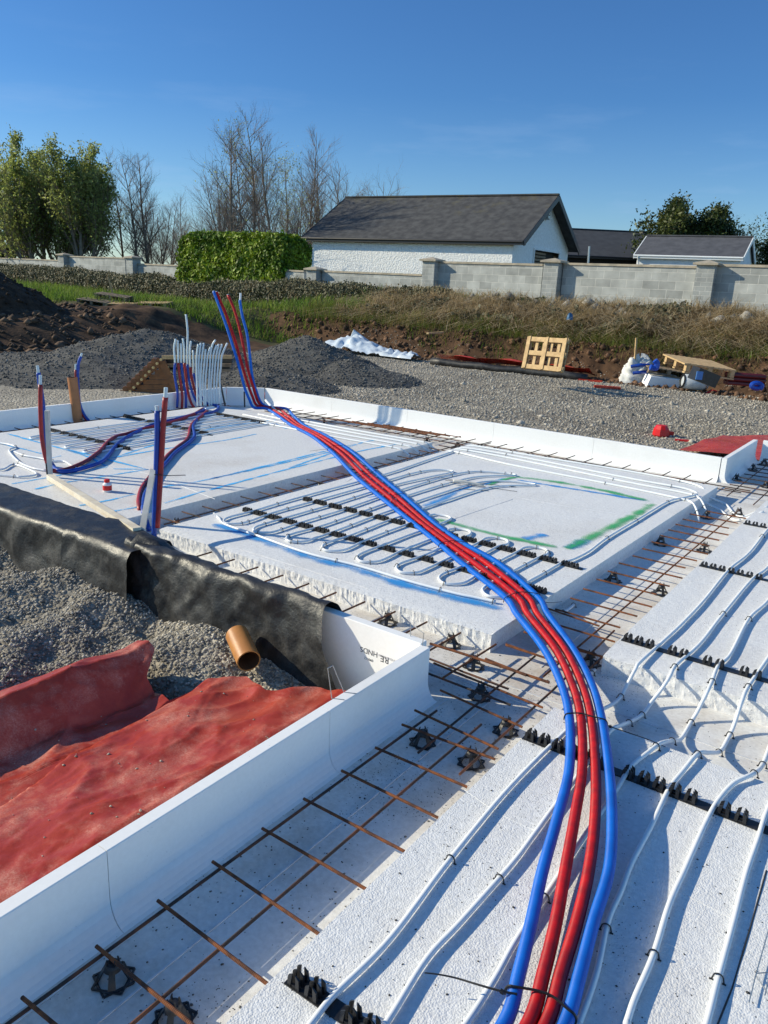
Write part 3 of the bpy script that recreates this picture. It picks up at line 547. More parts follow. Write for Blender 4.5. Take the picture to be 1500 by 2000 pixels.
# left channel
meshmat('dark rusty mesh in the left channel beside the near upstand', [(A2(-300, 2230, .056), A2(853, 1388, .056)), (A2(60, 2170, .056), A2(940, 1415, .056))] ,
        [(A2(-90, 2050), A2(260, 2320)), (A2(43, 1948), A2(250, 2120)), (A2(188, 1848), A2(410, 2030)), (A2(308, 1759), A2(530, 1928)), (A2(415, 1683), A2(628, 1828)), (A2(512, 1618), A2(717, 1738)), (A2(593, 1560), A2(790, 1663)), (A2(667, 1505), A2(855, 1597)), (A2(733, 1460), A2(912, 1537)), (A2(785, 1415), A2(967, 1483))])
meshmat('rusty mesh at the inside corner of the left channel beneath the sleeves', [(A2(817, 1468, .05), A2(1045, 1280, .05)), (A2(898, 1510, .05), A2(1078, 1348, .05)), (A2(1078, 1348, .05), A2(1200, 1230, .05))],
        [(A2(810, 1387, .06), A2(973, 1463, .06)), (A2(860, 1348, .06), A2(1020, 1420, .06)), (A2(847, 1295, .06), A2(1060, 1382, .06)), (A2(988, 1258, .06), A2(1100, 1297, .06)), (A2(1065, 1190, .05), A2(1170, 1226, .05)), (A2(1085, 1262, .05), A2(1190, 1290, .05))], .045, .060)
meshmat('mesh running along the front channel with dark bar ends pointing at the middle pad', [((-3.75, 3.02), (-1.32, 2.92)), ((-3.7, 2.86), (-1.25, 2.80))],
        [((x, 2.80), (x+.02, 3.265)) for x in np.arange(-3.60, -1.5, .2015)], .050, .062)
b = MB(); b.tube([at(840, 1257, .075), at(905, 1277, .075), at(1073, 1333, .075)], .0065, 8); build('rebar', b, M['rust'], label='single rusty bar lying across the corner of the channel from the short upstand', category='rebar')
b = MB(); b.tube([at(948, 1287, .078), at(1028, 1319, .078)], .0065, 8); build('rebar', b, M['rust'], label='very short rusty bar lapped on the corner mesh left of the sleeves', category='rebar')
b = MB(); b.tube([at(1118, 1168, .02), at(1146, 1215, .02)], .003, 6) 
# right channel
meshmat('rusty mesh like a ladder in the channel between the middle pad and the right pad', [((-1.225, 6.92), (-1.245, 3.12)), ((-1.07, 7.02), (-1.11, 3.30))],
        [((-1.50+(.09 if i == 17 else 0)-(.02 if i < 9 else 0), y), (-1.135+(.02*((i*7) % 3-1)), y)) for i, y in enumerate([3.28, 3.48, 3.68, 3.87, 4.08, 4.27, 4.48, 4.67, 4.87, 5.08, 5.28, 5.48, 5.68, 5.87, 6.06, 6.25, 6.45, 6.64])], m_=M['rust'])
meshmat('rusty mesh in the narrow channel between the far left pad and the middle pad', [((-4.26, 3.45), (-4.27, 7.75)), ((-4.12, 3.5), (-4.08, 7.9))],
        [((-4.385, y), (-4.05, y)) for y in np.arange(3.52, 7.5, .198)], m_=M['steel'])
meshmat('dark mesh along the far side of the raft in front of the long sunlit upstand', [((-7.2, 7.52), (-1.35, 7.58)), ((-7.3, 7.74), (-1.3, 7.72))],
        [((x, 7.47), (x+.01, 7.93)) for x in np.arange(-7.1, -1.5, .2)], m_=M['steel'])
b = MB()
for k in range(5): b.tube([(-6.3+.2*k, 7.6+.05*k, .08), (-4.9+.12*k, 7.62+.05*k, .08)], .005, 6)
build('rebar', b, M['rust'], label='small bundle of rusty bars lying on the far mesh behind the white pipes', category='rebar')
meshmat('dark mesh in the far right corner between the two white upstands', [((-1.42, 7.35), (-1.42, 9.4)), ((-1.17, 7.2), (-1.17, 9.4)), ((-.95, 7.4), (-.95, 9.4))],
        [((-1.5, y), (-.6, y)) for y in np.arange(7.6, 9.5, .2)], m_=M['steel'])
meshmat('dark mesh in the shade along the left upstand behind the far left pad', [((-8.0, 3.3), (-8.0, 7.6)), ((-7.84, 3.3), (-7.84, 7.5))],
        [((-8.08, y), (-7.70, y)) for y in np.arange(3.4, 7.6, .2)], .05, .06, m_=M['steel'])
# bar chairs
def chair_parts(t):
    b = MB()                                                # eight-point star foot: two square frames
    for k in range(2):
        for i in range(4):
            a0 = math.radians(45*k+90*i); a1 = a0+math.pi/2; r = .055
            b.beam((math.cos(a0)*r, math.sin(a0)*r, .004+.0015*k), (math.cos(a1)*r, math.sin(a1)*r, .004+.0015*k), .0055, .004)
    f = build('star_foot', b, M['black'], t)
    b = MB(); ring_ = [(math.cos(k*.3142)*.042, math.sin(k*.3142)*.042, .005) for k in range(21)]; b.tube(ring_, .003, 5)
    for i in range(4):                                      # four tapering legs
        a = math.radians(90*i+20); w = .24
        p = [(math.cos(a-w)*.043, math.sin(a-w)*.043, .004), (math.cos(a+w)*.043, math.sin(a+w)*.043, .004), (math.cos(a+w*1.5)*.021, math.sin(a+w*1.5)*.021, .046), (math.cos(a-w*1.5)*.021, math.sin(a-w*1.5)*.021, .046)]
        q_ = [(x*.90, y*.90, z) for x, y, z in p]; b.add(p+q_, [(0, 1, 2, 3), (7, 6, 5, 4), (0, 3, 7, 4), (1, 5, 6, 2), (0, 4, 5, 1), (3, 2, 6, 7)])
    b.lathe((0, 0, .040), [(.0235, 0), (.0205, .010), (.0165, .016), (.012, .017)], 16); build('legs', b, M['black'], t)
    b = MB()                                                # saddle prongs
    for sx in (-1, 1):
        for sy in (-1, 1): b.tube([(sx*.010, sy*.008, .050), (sx*.0125, sy*.009, .062), (sx*.010, sy*.009, .071)], .0042, 6, r2=.002)
    b.lathe((0, 0, .05), [(.016, 0), (.015, .006), (.009, .0075)], 12); build('saddle', b, M['black'], t)
def dup(root, loc, rz, label=None, scale=1):
    r = root.copy(); sc.collection.objects.link(r); r.location = loc; r.rotation_euler = (0, 0, rz); r.scale = (scale,)*3; r['_b'] = tuple(loc)
    if label: r['label'] = label
    for ch in root.children:
        c_ = ch.copy(); sc.collection.objects.link(c_); c_.parent = r
        for g in ch.children: g2 = g.copy(); sc.collection.objects.link(g2); g2.parent = c_
    return r
proto = thing('bar_chair', 'x', 'bar chair', (0, 0, 0), 'black plastic bar chairs holding up the reinforcement'); chair_parts(proto)
CH = [((222, 1915), 'large in the lower left corner, under the dark mesh'), ((340, 1995), 'cut off by the bottom edge of the picture'), ((825, 1452), 'in shade beside the near upstand, under the mesh crossing'),
      ((920, 1492), 'at the left edge of the long pad, half in sun'), ((987, 1430), 'just left of the first black clip rail, next to the sleeves'), ((938, 1362), 'in shade right of the near upstand corner'),
      ((925, 1303), 'in sun below the front corner of the middle pad'), ((880, 1262), 'beside the rusty bar at the end of the short upstand'), ((757, 1218), 'behind the short printed upstand'),
      ((345, 1030), 'at the foot of the upright red and blue sleeves'), ((541, 981), 'first from the front in the shaded channel'), ((625, 957), 'second from the front in the shaded channel'),
      ((797, 911), 'just right of the sleeves in the shaded channel'), ((884, 884), 'at the far end of the shaded channel beside the stepping pipes'),
      ((1152, 1297), 'at the front left corner of the right pad, touching the sleeves'), ((1290, 1160), 'nearest under the ladder-like mesh on its right side'), ((1197, 1136), 'nearest under the ladder-like mesh on its left side'),
      ((1375, 1077), 'in the middle of the ladder-like mesh on its right side'), ((1290, 1064), 'in the middle of the ladder-like mesh on its left side'), ((1442, 1007), 'at the far end of the ladder-like mesh on its right side'), ((1380, 1012), 'at the far end of the ladder-like mesh on its left side'),
      ((1438, 938), 'against the short far right upstand, nearest of the three'), ((1470, 918), 'against the far right upstand, middle of the three'), ((1492, 908), 'against the far right upstand, farthest of the three'), ((1496, 952), 'at the right edge of the picture under the far corner mesh')]
FARC = [(633, 812, 'behind the white pipes left of the rusty bars'), (834, 856, 'first on the far side right of the rusty bars'), (894, 866, 'behind the gap between the two rear pads, on the left'), (929, 868, 'behind the gap between the two rear pads, on the right'), (970, 875, 'at the far left corner behind the middle pad'),
        (1070, 891, 'second behind the middle pad from its far left corner'), (1119, 902, 'third behind the middle pad from its far left corner'), (1200, 914, 'fourth behind the middle pad from its far left corner'), (1250, 924, 'fifth behind the middle pad, low and half hidden'), (1355, 942, 'sixth behind the middle pad, near the pipe cluster')]
for i, (p, d) in enumerate(CH+[((x, y), d) for x, y, d in FARC]):
    loc = at(p[0], p[1], 0)
    if i >= len(CH): loc.y = 7.62; loc.x = at(p[0], p[1]-6, .05).x+.0; loc = Vector((onplane(p[0], p[1], (0, 7.62, 0), Vector((0, 1, 0))).x, 7.62, 0))
    dup(proto, loc, random.random()*1.5, 'black plastic bar chair '+d, 1.0)
for c_ in list(proto.children): bpy.data.objects.remove(c_)
bpy.data.objects.remove(proto)
# ================================================================ CLIP RAILS
def rail(label, x0, x1, y, z=ZP, gaps=(), seg=.054, wd=.036, gw=.02, hs=1.0):
    L_ = x1-x0; n = int(L_/seg)
    b = MB(); b.box(x0, x1, y-wd/2, y+wd/2, z+.001, z+.0045)
    for i in range(n):
        xc = x0+(i+.5)*seg
        if any(abs(xc-g) < gw for g in gaps): continue
        for sy in (-1, 0, 1):                                 # hooked teeth either side of each seat
            y_ = y+sy*wd*.36
            for sx in (-1, 1):
                xa = xc+sx*.013; b.add([(xa-.0045*sx, y_-.004, z+.004), (xa+.006*sx, y_-.004, z+.004), (xa+.0035*sx, y_-.0025, z+.026*hs), (xa-.0085*sx, y_-.0015, z+.033*hs),
                       (xa-.0045*sx, y_+.004, z+.004), (xa+.006*sx, y_+.004, z+.004), (xa+.0035*sx, y_+.0025, z+.026*hs), (xa-.0085*sx, y_+.0015, z+.033*hs)], [(0, 1, 2, 3), (7, 6, 5, 4), (0, 4, 5, 1), (1, 5, 6, 2), (2, 6, 7, 3), (3, 7, 4, 0)])
            b.box(xc-.012, xc+.012, y_-.002, y_+.002, z+.004, z+.010)
    return build('clip_rail', b, M['black'], label=label, category='clip rail', group='black pipe clip rails')
# ================================================================ HEATING PIPES
def arch(b, p, tn, r=.0125, w=.0021):                        # plastic staple over a pipe
    s = Vector((-tn.y, tn.x, 0)).normalized(); pts = []
    for k in range(9): a = math.pi*k/8; pts.append(p+s*(math.cos(a)*r)+Vector((0, 0, math.sin(a)*r)))
    pts = [pts[0]-Vector((0, 0, .012))+s*.003]+pts+[pts[-1]-Vector((0, 0, .012))-s*.003]; b.tube(pts, w, 5)
    for q_ in (pts[0], pts[-1]): b.tube([q_-s*.005, q_+s*.005], w*1.4, 5)
pz = ZP+.0115
def V3(p):
    return p if isinstance(p, Vector) else (Vector(p) if abs(p[0]) < 20 and abs(p[1]) < 30 else at(p[0], p[1], p[2] if len(p) > 2 else ZP+.0125))
def pipe(label, pts, clips=(), r=.0084, sub=7, m_=None, group='white heating pipes laid over the foam'):
    W = [V3(p) for p in pts]
    if W[0].y < 1.5 and W[0].x > -1.3: W = [Vector((W[0].x+.10, -1.35, pz)), Vector((W[0].x+.06, (W[0].y-1.2)/2, pz))]+W          # runs on behind the viewer
    if W[-1].x > -1.0 and 3.4 < W[-1].y < 6.5: W += [Vector((W[-1].x+.03, W[-1].y+(7.0-W[-1].y)*.5, pz)), Vector((W[-1].x+.02, 7.0, pz))]
    P = cr(W, sub); t = thing('heating_pipe', label, 'heating pipe', P[0], group)
    b = MB(); b.tube(P, r, 12 if P[0].y < 5 else 8); build('tube', b, m_ or M['pipe'], t, smooth=True)
    for c in clips:
        if isinstance(c, (tuple, list)):
            k = min(range(1, len(P)-1), key=lambda i: (proj(P[i])[0]-c[0])**2+(proj(P[i])[1]-c[1])**2)
        else: k = max(1, min(len(P)-2, int(c*len(P))))
        b = MB(); arch(b, P[k], (P[k+1]-P[k-1]).normalized()); build('clip', b, M['black'], t)
    return t
def proj(p): d = Vector(p)-CAM; return 750+FPX*d.dot(Rv)/d.dot(Fv), 1000-FPX*d.dot(Uv)/d.dot(Fv)
pz = ZP+.0115
pipe('white heating pipe nearest the left edge of the long pad', [(520, 2110), (607, 2000), (653, 1943), (762, 1833), (880, 1677), (1000, 1533), (1107, 1427, pz), (1150, 1398, .09), (1180, 1384, .035), (1200, 1373, .014), (1213, 1360, .016), (1221, 1345, .035), (1231, 1326, .07), (1241, 1307, .102), (1250, 1293, pz+.003), (1290, 1257), (1333, 1217), (1377, 1170), (1423, 1113), (1463, 1080), (1500, 1033), (1540, 990)], [(887, 1677), (1213, 1360), (1490, 1045)])
pipe('second white heating pipe from the left on the long pad', [(650, 2140), (753, 2000), (833, 1873), (900, 1800), (1000, 1687), (1043, 1630), (1083, 1575), (1140, 1500), (1190, 1430, pz), (1212, 1417, .08), (1235, 1408, .02), (1257, 1393, .012), (1272, 1372, .025), (1287, 1353, .055), (1299, 1336, .090), (1309, 1320, pz+.002), (1322, 1297, pz+.003), (1367, 1257), (1413, 1198), (1470, 1130), (1500, 1107), (1560, 1040)], [(980, 1727), (1317, 1303), (1255, 1397), (1230, 1415), (1413, 1197)])
pipe('third white heating pipe from the left, diving under the sleeves on the long pad', [(800, 2150), (910, 2000), (967, 1910), (1010, 1833), (1083, 1723), (1130, 1650), (1180, 1577), (1207, 1537), (1233, 1497), (1265, 1470), (1288, 1453, pz), (1310, 1447, .07), (1330, 1443, .02), (1350, 1410, .012), (1362, 1390, .040), (1372, 1370, .075), (1382, 1350, .108), (1391, 1330, pz+.002), (1403, 1300, pz+.003), (1427, 1277), (1463, 1208), (1500, 1173), (1560, 1100)], [(1463, 1208), (1390, 1330), (1350, 1410), (1313, 1446), (1283, 1456), (1070, 1760)])
pipe('fourth white heating pipe from the left, emerging right of the sleeves', [(1090, 2090), (1130, 2000), (1165, 1900), (1187, 1800), (1213, 1740), (1233, 1687), (1267, 1623), (1283, 1590), (1307, 1540), (1333, 1507), (1363, 1472, pz), (1385, 1470, .07), (1407, 1467, .02), (1423, 1440, .012), (1431, 1423, .028), (1438, 1403, .058), (1444, 1384, .092), (1450, 1367, pz), (1462, 1340, pz+.003), (1497, 1290), (1530, 1240), (1600, 1150)], [(1185, 1812), (1425, 1435), (1405, 1468), (1362, 1472), (1463, 1337)])
pipe('fifth white heating pipe from the left on the long pad', [(1190, 2090), (1223, 2000), (1240, 1950), (1277, 1863), (1307, 1767), (1337, 1700), (1353, 1663), (1377, 1610), (1400, 1567), (1433, 1530), (1473, 1510, pz), (1490, 1493, .03), (1502, 1462, .012), (1510, 1440, .035), (1518, 1415, .075), (1526, 1392, pz), (1550, 1345, pz)], [(1280, 1865), (1473, 1509), (1490, 1492)])
pipe('sixth and rightmost white heating pipe on the long pad', [(1350, 2090), (1380, 2000), (1403, 1910), (1433, 1800), (1457, 1707), (1480, 1640), (1500, 1580), (1530, 1530), (1580, 1480, pz), (1610, 1450, .02)], [(1402, 1915)])
pipe('short white pipe length on the channel floor below the corner of the right pad', [(1148, 1322, .012), (1162, 1308, .012)], [.5])
pipe('white pipe stub at the foot of the middle pad near the ladder-like mesh', [(1070, 1190, .012), (1095, 1196, .012), (1110, 1190, .012), (1122, 1180, .012)], [(1100, 1195), (1118, 1180)])
# middle pad: one circuit in loops
sx = [-3.92+.1435*k for k in range(16)]; zz = ZP+.011; snake = []
def S_(x, y): return Vector((x+.012*math.sin(y*3+x*7), y, zz))
nl = [3.66, 3.66, 3.67, 3.69, 3.68, 3.69, 3.71, 3.71]; P = [Vector((-4.0, 6.95, zz)), Vector((-3.955, 6.3, zz)), S_(sx[0], 5.6), S_(sx[0], 4.5), S_(sx[0], 4.0)]
farl = {1: None}
k = 0
seqs = []
for k in range(0, 16, 2):
    a, b_ = sx[k], sx[k+1]; y = nl[k//2]
    P += [Vector((a-.015, y+.12, zz)), Vector((a+.005, y+.03, zz)), Vector(((a+b_)/2, y-.02, zz)), Vector((b_-.0, y+.04, zz)), Vector((b_+.01, y+.14, zz)), S_(b_, 4.0), S_(b_, 4.25), S_(b_, 4.5)]
    if k+2 < 16:
        c_ = sx[k+2]; f_ = {0: 6.2, 2: 6.5, 4: 6.3, 6: 4.86}.get(k, 4.66)
        if f_ > 5: P += [S_(b_, 5.3), S_(b_+.03, f_-.35), Vector((b_+.10+.12*(k > 1), f_-.1, zz)), Vector((c_+.10+.2*(k > 1), f_-.05, zz)), Vector((c_+.06, f_-.4, zz)), S_(c_, 5.3)]
        else: P += [Vector((b_-.012, f_-.06, zz)), Vector((b_+.03, f_, zz)), Vector((c_-.03, f_+.005, zz)), Vector((c_+.012, f_-.07, zz))]
        P += [S_(c_, 4.5), S_(c_, 4.25), S_(c_, 4.0)]
P += [V3((1118, 1093)), V3((1150, 1077)), V3((1186, 1050)), V3((1243, 1016)), V3((1304, 980)), V3((1337, 972)), V3((1362, 966))]
pipe('long white heating pipe looping to and fro over the middle pad', P, [(690/1, 1088), (562, 1044), (473, 1023), (538, 991), (564, 997), (607, 1002), (625, 1011), (658, 1020), (686, 1028), (567, 1058), (582, 1058), (627, 1074), (725, 1098), (636, 1063), (553, 1033), (518, 1030), (507, 1036), (487, 1024), (773, 1103), (806, 1114), (870, 1113), (868, 1136), (888, 1038), (972, 1048), (1051, 1065), (1090, 1076), (1025, 1106), (978, 1097), (942, 1086), (1066, 1117), (1187, 1050), (1245, 1016), (1305, 981), (938, 899), (906, 897), (983, 913), (998, 926), (877, 929), (858, 945), (820, 927), (793, 922), (839, 945), (681, 968), (721, 955), (730, 998), (767, 1003), (716, 1037), (759, 1043)], sub=5)
pipe('straight white heating pipe along the blue sprayed line at the front of the middle pad', [(418, 1003, .05), (428, 1012, pz), (440, 1024), (500, 1045), (600, 1080), (700, 1105), (800, 1135), (860, 1151), (900, 1161), (935, 1168), (968, 1175)], [(501, 1044), (658, 1092), (861, 1151), (965, 1174)])
for i, (ys, lab) in enumerate((((6.62, 6.93, 6.82, 6.77, 6.72), 'nearest'), ((6.80, 7.09, 7.08, 6.97, 6.95), 'second'), ((6.96, 7.20, 7.22, 7.13, 7.10), 'third'), ((7.10, 7.36, 7.37, 7.43, 7.33), 'farthest'))):
    x0 = -7.05+.1*i
    pipe('%s of the four long parallel white pipes crossing the two rear pads' % lab, [Vector((x0, ys[0]+.08, zz)), Vector((-6.2, ys[0]+.02, zz)), Vector((-5.3, ys[0], zz)), Vector((-4.55, ys[0]+.02, zz)), Vector((-4.43, ys[0]+.04, .09)), Vector((-4.30, ys[0]+.08, .015)), Vector((-4.2, ys[0]+.12, .012)), Vector((-4.08, ys[1]-.03, .08)), Vector((-3.98, ys[1], zz)), Vector((-3.3, ys[2], zz)), Vector((-2.2, ys[3], zz)), Vector((-1.68, ys[4], zz)), Vector((-1.55, ys[4]-.03-.02*i, zz-.01 if i < 2 else .05))]+([Vector((-1.40, ys[4]-.1, .012)), Vector((-1.2, ys[4]-.15-.1*i, .012)), Vector((-1.02, ys[4]-.3, zz))] if i > 1 else [Vector((-1.45, ys[4]-.2, .05)), Vector((-1.42, ys[4]-.3, .012))]),
         [.08, .22, .33, .58, .70, .80, .9], r=.0092)
# far left pad pipes
P = []; xs_ = [-7.32+.145*k for k in range(8)]
for k in range(0, 8, 2):
    a, b_ = xs_[k], xs_[k+1]; P += [Vector((a, 6.6, zz)), Vector((a, 5.8, zz)), Vector((a, 4.9, zz)), Vector((a, 4.4, zz)), Vector(((a+b_)/2, 4.28, zz)), Vector((b_, 4.4, zz)), Vector((b_, 5, zz)), Vector((b_, 5.8, zz)), Vector((b_, 6.6, zz)), Vector((b_+.07, 6.72, zz))]
pipe('white heating pipe in tight loops at the rear left of the far left pad', P, [.05, .2, .3, .42, .55, .7, .85], sub=4)
pipe('thin white hairpin pipe at the left picture edge on the far left pad', [(-60, 906), (0, 917), (27, 907), (66, 921), (68, 928), (40, 931), (28, 930), (-40, 924)], [(26, 907), (28, 930)])
pipe('white pipe kinking across the far left pad towards the white post', [(-40, 862), (0, 865), (30, 872), (18, 880), (35, 900), (60, 913), (90, 919)], [(30, 871), (37, 904)])
pipe('white pipe passing behind the white post to a loop on the far left pad', [(28, 882), (46, 889), (80, 895), (103, 900), (125, 901), (138, 908), (150, 915)], [(46, 889), (104, 900)])
# clip rails
rail('shortest black clip rail, at the bottom of the picture on the long pad', -1.03, -.50, 1.17, gaps=(-.905, -.62), wd=.046, hs=1.25)
rail('black clip rail on the long pad passing under the sleeves', -1.062, 1.5, 2.535, gaps=(-.90, -.72, -.57, -.40, -.23, -.06), wd=.044, hs=1.25)
rail('nearest black clip rail on the right pad', -1.075, 1.2, 3.66, gaps=(-.90, -.73, -.55, -.38), wd=.042, hs=1.2)
rail('middle black clip rail on the right pad', -1.075, .8, 5.09, gaps=(-.86, -.68))
rail('farthest short black clip rail on the right pad at the picture edge', -1.075, .4, 6.34)
rail('front black clip rail of the two on the middle pad', -4.0, -1.62, 3.965, gaps=sx, seg=.036, gw=.022)
rail('rear black clip rail of the two on the middle pad', -3.88, -1.62, 4.49, gaps=sx[1:], seg=.036, gw=.022)
rail('black clip rail at the left of the far left pad beside the white post', -7.7, -6.22, 4.66, gaps=xs_, seg=.036, gw=.022)
rail('black clip rail in the middle of the far left pad under the sleeves', -7.72, -6.25, 5.73, gaps=xs_, seg=.036, gw=.022)
rail('black clip rail at the rear of the far left pad before the tails', -7.2, -6.35, 6.66, seg=.036)
# ================================================================ SLEEVED PIPES
RS = .0175
BY = [(2140, 880, 940, 985, 1035, .16), (2000, 985, 1032, 1067, 1104, .152), (1900, 1014, 1062, 1096, 1133, .155), (1800, 1038, 1086, 1127, 1159, .160), (1700, 1060, 1104, 1150, 1189, .165), (1600, 1088, 1122, 1162, 1195, .170), (1500, 1112, 1137, 1163, 1189, .170), (1400, 1112, 1134, 1154, 1174, .165), (1333, 1095, 1116, 1135, 1154, .158),
      (1267, 1062, 1084, 1102, 1119, .148), (1200, 1010, 1031, 1050, 1070, .135), (1165, 985, 1009, 1029, 1049, .128), (1100, 902, 927, 950, 973, .121), (1060, 855, 873, 887, 902, .121), (1020, 805, 820, 832, 846, .121), (970, 742, 759, 775, 790, .121), (930, 694, 711, 726, 742, .121), (890, 656, 671, 684, 697, .121), (870, 633, 646, 657, 669, .121), (850, 606, 616, 625, 635, .121),
      (830, 568, 577, 585, 593, .121), (810, 540, 549, 560, 571, .121), (798, 519, 526, 543, 558, .122)]
def brow(i, j_): r = BY[i]; return at(r[1+j_], r[0], r[5])
tops = [[(505, 799), (496, 796), (487, 780), (478, 758), (468, 720), (456, 680), (440, 630), (427, 595), (417, 569)],
        [(512, 799), (502, 792), (493, 774), (484, 750), (472, 710), (458, 662), (440, 610), (430, 588), (423, 570)],
        [(525, 797), (509, 791), (494, 754), (484, 720), (478, 690), (468, 642), (458, 606), (445, 576)],
        [(535, 796), (516, 792), (500, 762), (492, 730), (487, 686), (482, 650), (474, 620), (469, 592), (469, 586)]]
lab = ['left blue sleeved pipe of the four-pipe bundle', 'left red sleeved pipe of the four-pipe bundle running beside the left blue one', 'right red sleeved pipe of the four-pipe bundle, between the other red and the right blue', 'right blue sleeved pipe of the four-pipe bundle with a white tip at its top']
bun = []
for j_ in range(4):
    fl_ = [brow(i, j_) for i in range(len(BY))]; e = fl_[-1]; up_ = [on(px, py, (-7.15, 7.42+.03*j_, 0)) for px, py in tops[j_][1:]]
    fl_ = [Vector((fl_[0].x+.05, -1.3, .14)), Vector((fl_[0].x+.02, (fl_[0].y-1.2)/2, .14))]+fl_
    P = fl_+up_; bun.append(fl_); Q = cr(P, 7); t = thing('sleeved_pipe', lab[j_], 'sleeved pipe', Q[0], 'four sleeved pipes bound together across the raft')
    b = MB(); b.tube(Q, RS, 14); build('sleeve', b, M['blue' if j_ in (0, 3) else 'red'], t, smooth=True)
    b = MB(); d = (Q[-1]-Q[-2]).normalized(); b.tube([Q[-1]-d*.01, Q[-1]+d*(.085 if j_ == 3 else .008)], .013, 10); build('pipe_end', b, M['pipe'], t)
# cable ties
def bx(py, j_):
    ys = [r[0] for r in BY]; f = np.interp(py, ys[::-1], list(range(len(BY)))[::-1]); i = int(min(f, len(BY)-2)); u = f-i
    r0, r1 = BY[i], BY[i+1]; return at(r0[1+j_]*(1-u)+r1[1+j_]*u, py, r0[5]*(1-u)+r1[5]*u)
def tie(label, pys, tail=None, r=.0022, head=None):
    A = [bx(pys[k], k) for k in range(4)]; sd = (A[3]-A[0]).normalized(); up = Vector((0, 0, 1)); P = [A[0]-sd*(RS+.002)-up*.012, A[0]-sd*(RS+.001)+up*.004, A[0]-sd*.012+up*(RS-.002)]
    for a in A: P.append(a+up*(RS+.0025))
    P += [A[3]+sd*.012+up*(RS-.002), A[3]+sd*(RS+.002)+up*.003, A[3]+sd*(RS+.001)-up*.015]
    t = thing('cable_tie', label, 'cable tie', P[0], 'black cable ties round the four-pipe bundle'); b = MB(); b.tube(cr(P, 4), r, 6); build('loop', b, M['tie'], t)
    if tail: b = MB(); b.tube(cr([V3(q_) for q_ in tail], 4), r*.9, 6, r2=r*.5); build('tail', b, M['tie'], t)
    if head: h = V3(head); b = MB(); b.box(h.x-.005, h.x+.005, h.y-.004, h.y+.004, h.z-.004, h.z+.004); build('head', b, M['tie'], t)
tie('black cable tie round the bundle at the bottom, long pointed tail to the left', [1940, 1948, 1960, 1985], [(1010, 1942, .17), (980, 1936, .17), (940, 1925, .165), (890, 1910, .155), (855, 1903, .155), (829, 1900, .155)], .0034, (981, 1937, .17))
tie('black cable tie round the bundle at the step, tail to the lower right', [1402, 1402, 1408, 1413], [(1174, 1412, .17), (1200, 1422, .14), (1230, 1432, .12), (1265, 1444, .112), (1300, 1459, .11)], .0027, (1192, 1419, .15))
tie('black cable tie round the bundle where it leaves the middle pad', [1172, 1164, 1163, 1166], [(1060, 1176, .12), (1080, 1177, .11), (1098, 1175, .10)], .0022)
tie('black cable tie round the bundle halfway over the middle pad, thin tail to the left', [1066, 1062, 1062, 1064], [(853, 1068, .12), (835, 1074, .115), (815, 1078, .112)], .0022)
tie('black cable tie round the bundle above the shaded channel', [935, 930, 928, 922], [(688, 935, .12), (676, 942, .11)], .002)
tie('black cable tie round the bundle on the far left pad', [878, 874, 874, 873], [(640, 877, .12), (620, 879, .11), (605, 881, .108)], .002)
tie('black cable tie round the bundle beyond the green rectangle', [992, 975, 970, 968], None, .002)
# free-standing sleeves
def sleeve(label, pts, col, base, tip=None, r=RS, group='upright blue and red sleeved pipes', onfl=()):
    P = [on(p[0], p[1], base) for p in pts]+[at(p[0], p[1], p[2] if len(p) > 2 else ZP+.02) for p in onfl]
    Q = cr(P, 6); t = thing('sleeved_pipe', label, 'sleeved pipe', (base[0], base[1], ZP), group); b = MB(); b.tube(Q, r, 10); build('sleeve', b, M[col], t, smooth=True)
    if tip: a = on(tip[0], tip[1], base); d = (a-Q[0]).normalized(); b = MB(); b.tube([Q[0]-d*.01, a], r*.68, 9); build('pipe_end', b, M['pipew' if col.endswith('f') else 'pipe'], t)
    return t
B1_ = at(97, 925, ZP)
sleeve('red sleeve strapped to the white post on the left, sweeping over the far left pad', [(79, 751), (79, 800), (81, 845), (85, 875), (91, 900)], 'redf', B1_, (79, 733), onfl=[(100, 918), (124, 918), (148, 910), (172, 898), (196, 880), (208, 866), (224, 854), (252, 846), (280, 838), (330, 826), (372, 812), (397, 798)])
sleeve('blue sleeve behind the red one at the white post on the left', [(75, 728), (77, 745), (84, 790), (86, 840), (90, 885)], 'bluef', on(97, 905, B1_+Vector((0, .12, 0))), (73, 714), onfl=[(102, 907), (112, 918), (130, 921), (160, 915), (196, 903), (212, 889), (226, 871), (246, 855), (276, 839), (300, 829), (350, 817), (392, 804), (402, 797)])
B2_ = at(168, 824, .02)
sleeve('blue sleeve beside the brown duct at the left upstand', [(158, 696), (153, 712), (152, 745), (155, 785), (163, 808), (174, 823)], 'bluef', B2_, (160, 690))
sleeve('red sleeve beside the brown duct at the left upstand', [(148, 722), (150, 755), (154, 788), (162, 810), (172, 824)], 'redf', B2_, (148, 711))
B3_ = at(300, 1046, .02)
sleeve('upright blue sleeve with white tip at the black membrane corner', [(307, 802), (307, 850), (305, 920), (303, 980), (301, 1048)], 'bluef', B3_, (306, 792), r=.0185)
sleeve('upright red sleeve with long white tip at the black membrane corner', [(323, 776), (319, 830), (315, 900), (311, 970), (307, 1030)], 'redf', B3_, (324, 757), r=.0185)
sleeve('bowed red sleeve arching from the far left pad down behind the leaning white batten', [(283, 1030), (279, 1022)], 'redf', at(281, 1026, .02), onfl=[(275, 1005, .07), (272, 990, .115), (271, 975, .12), (277, 953, .12), (290, 935, .12), (303, 918), (322, 896), (330, 887), (348, 872), (364, 860), (370, 847), (371, 838), (377, 826), (392, 814), (405, 803)])
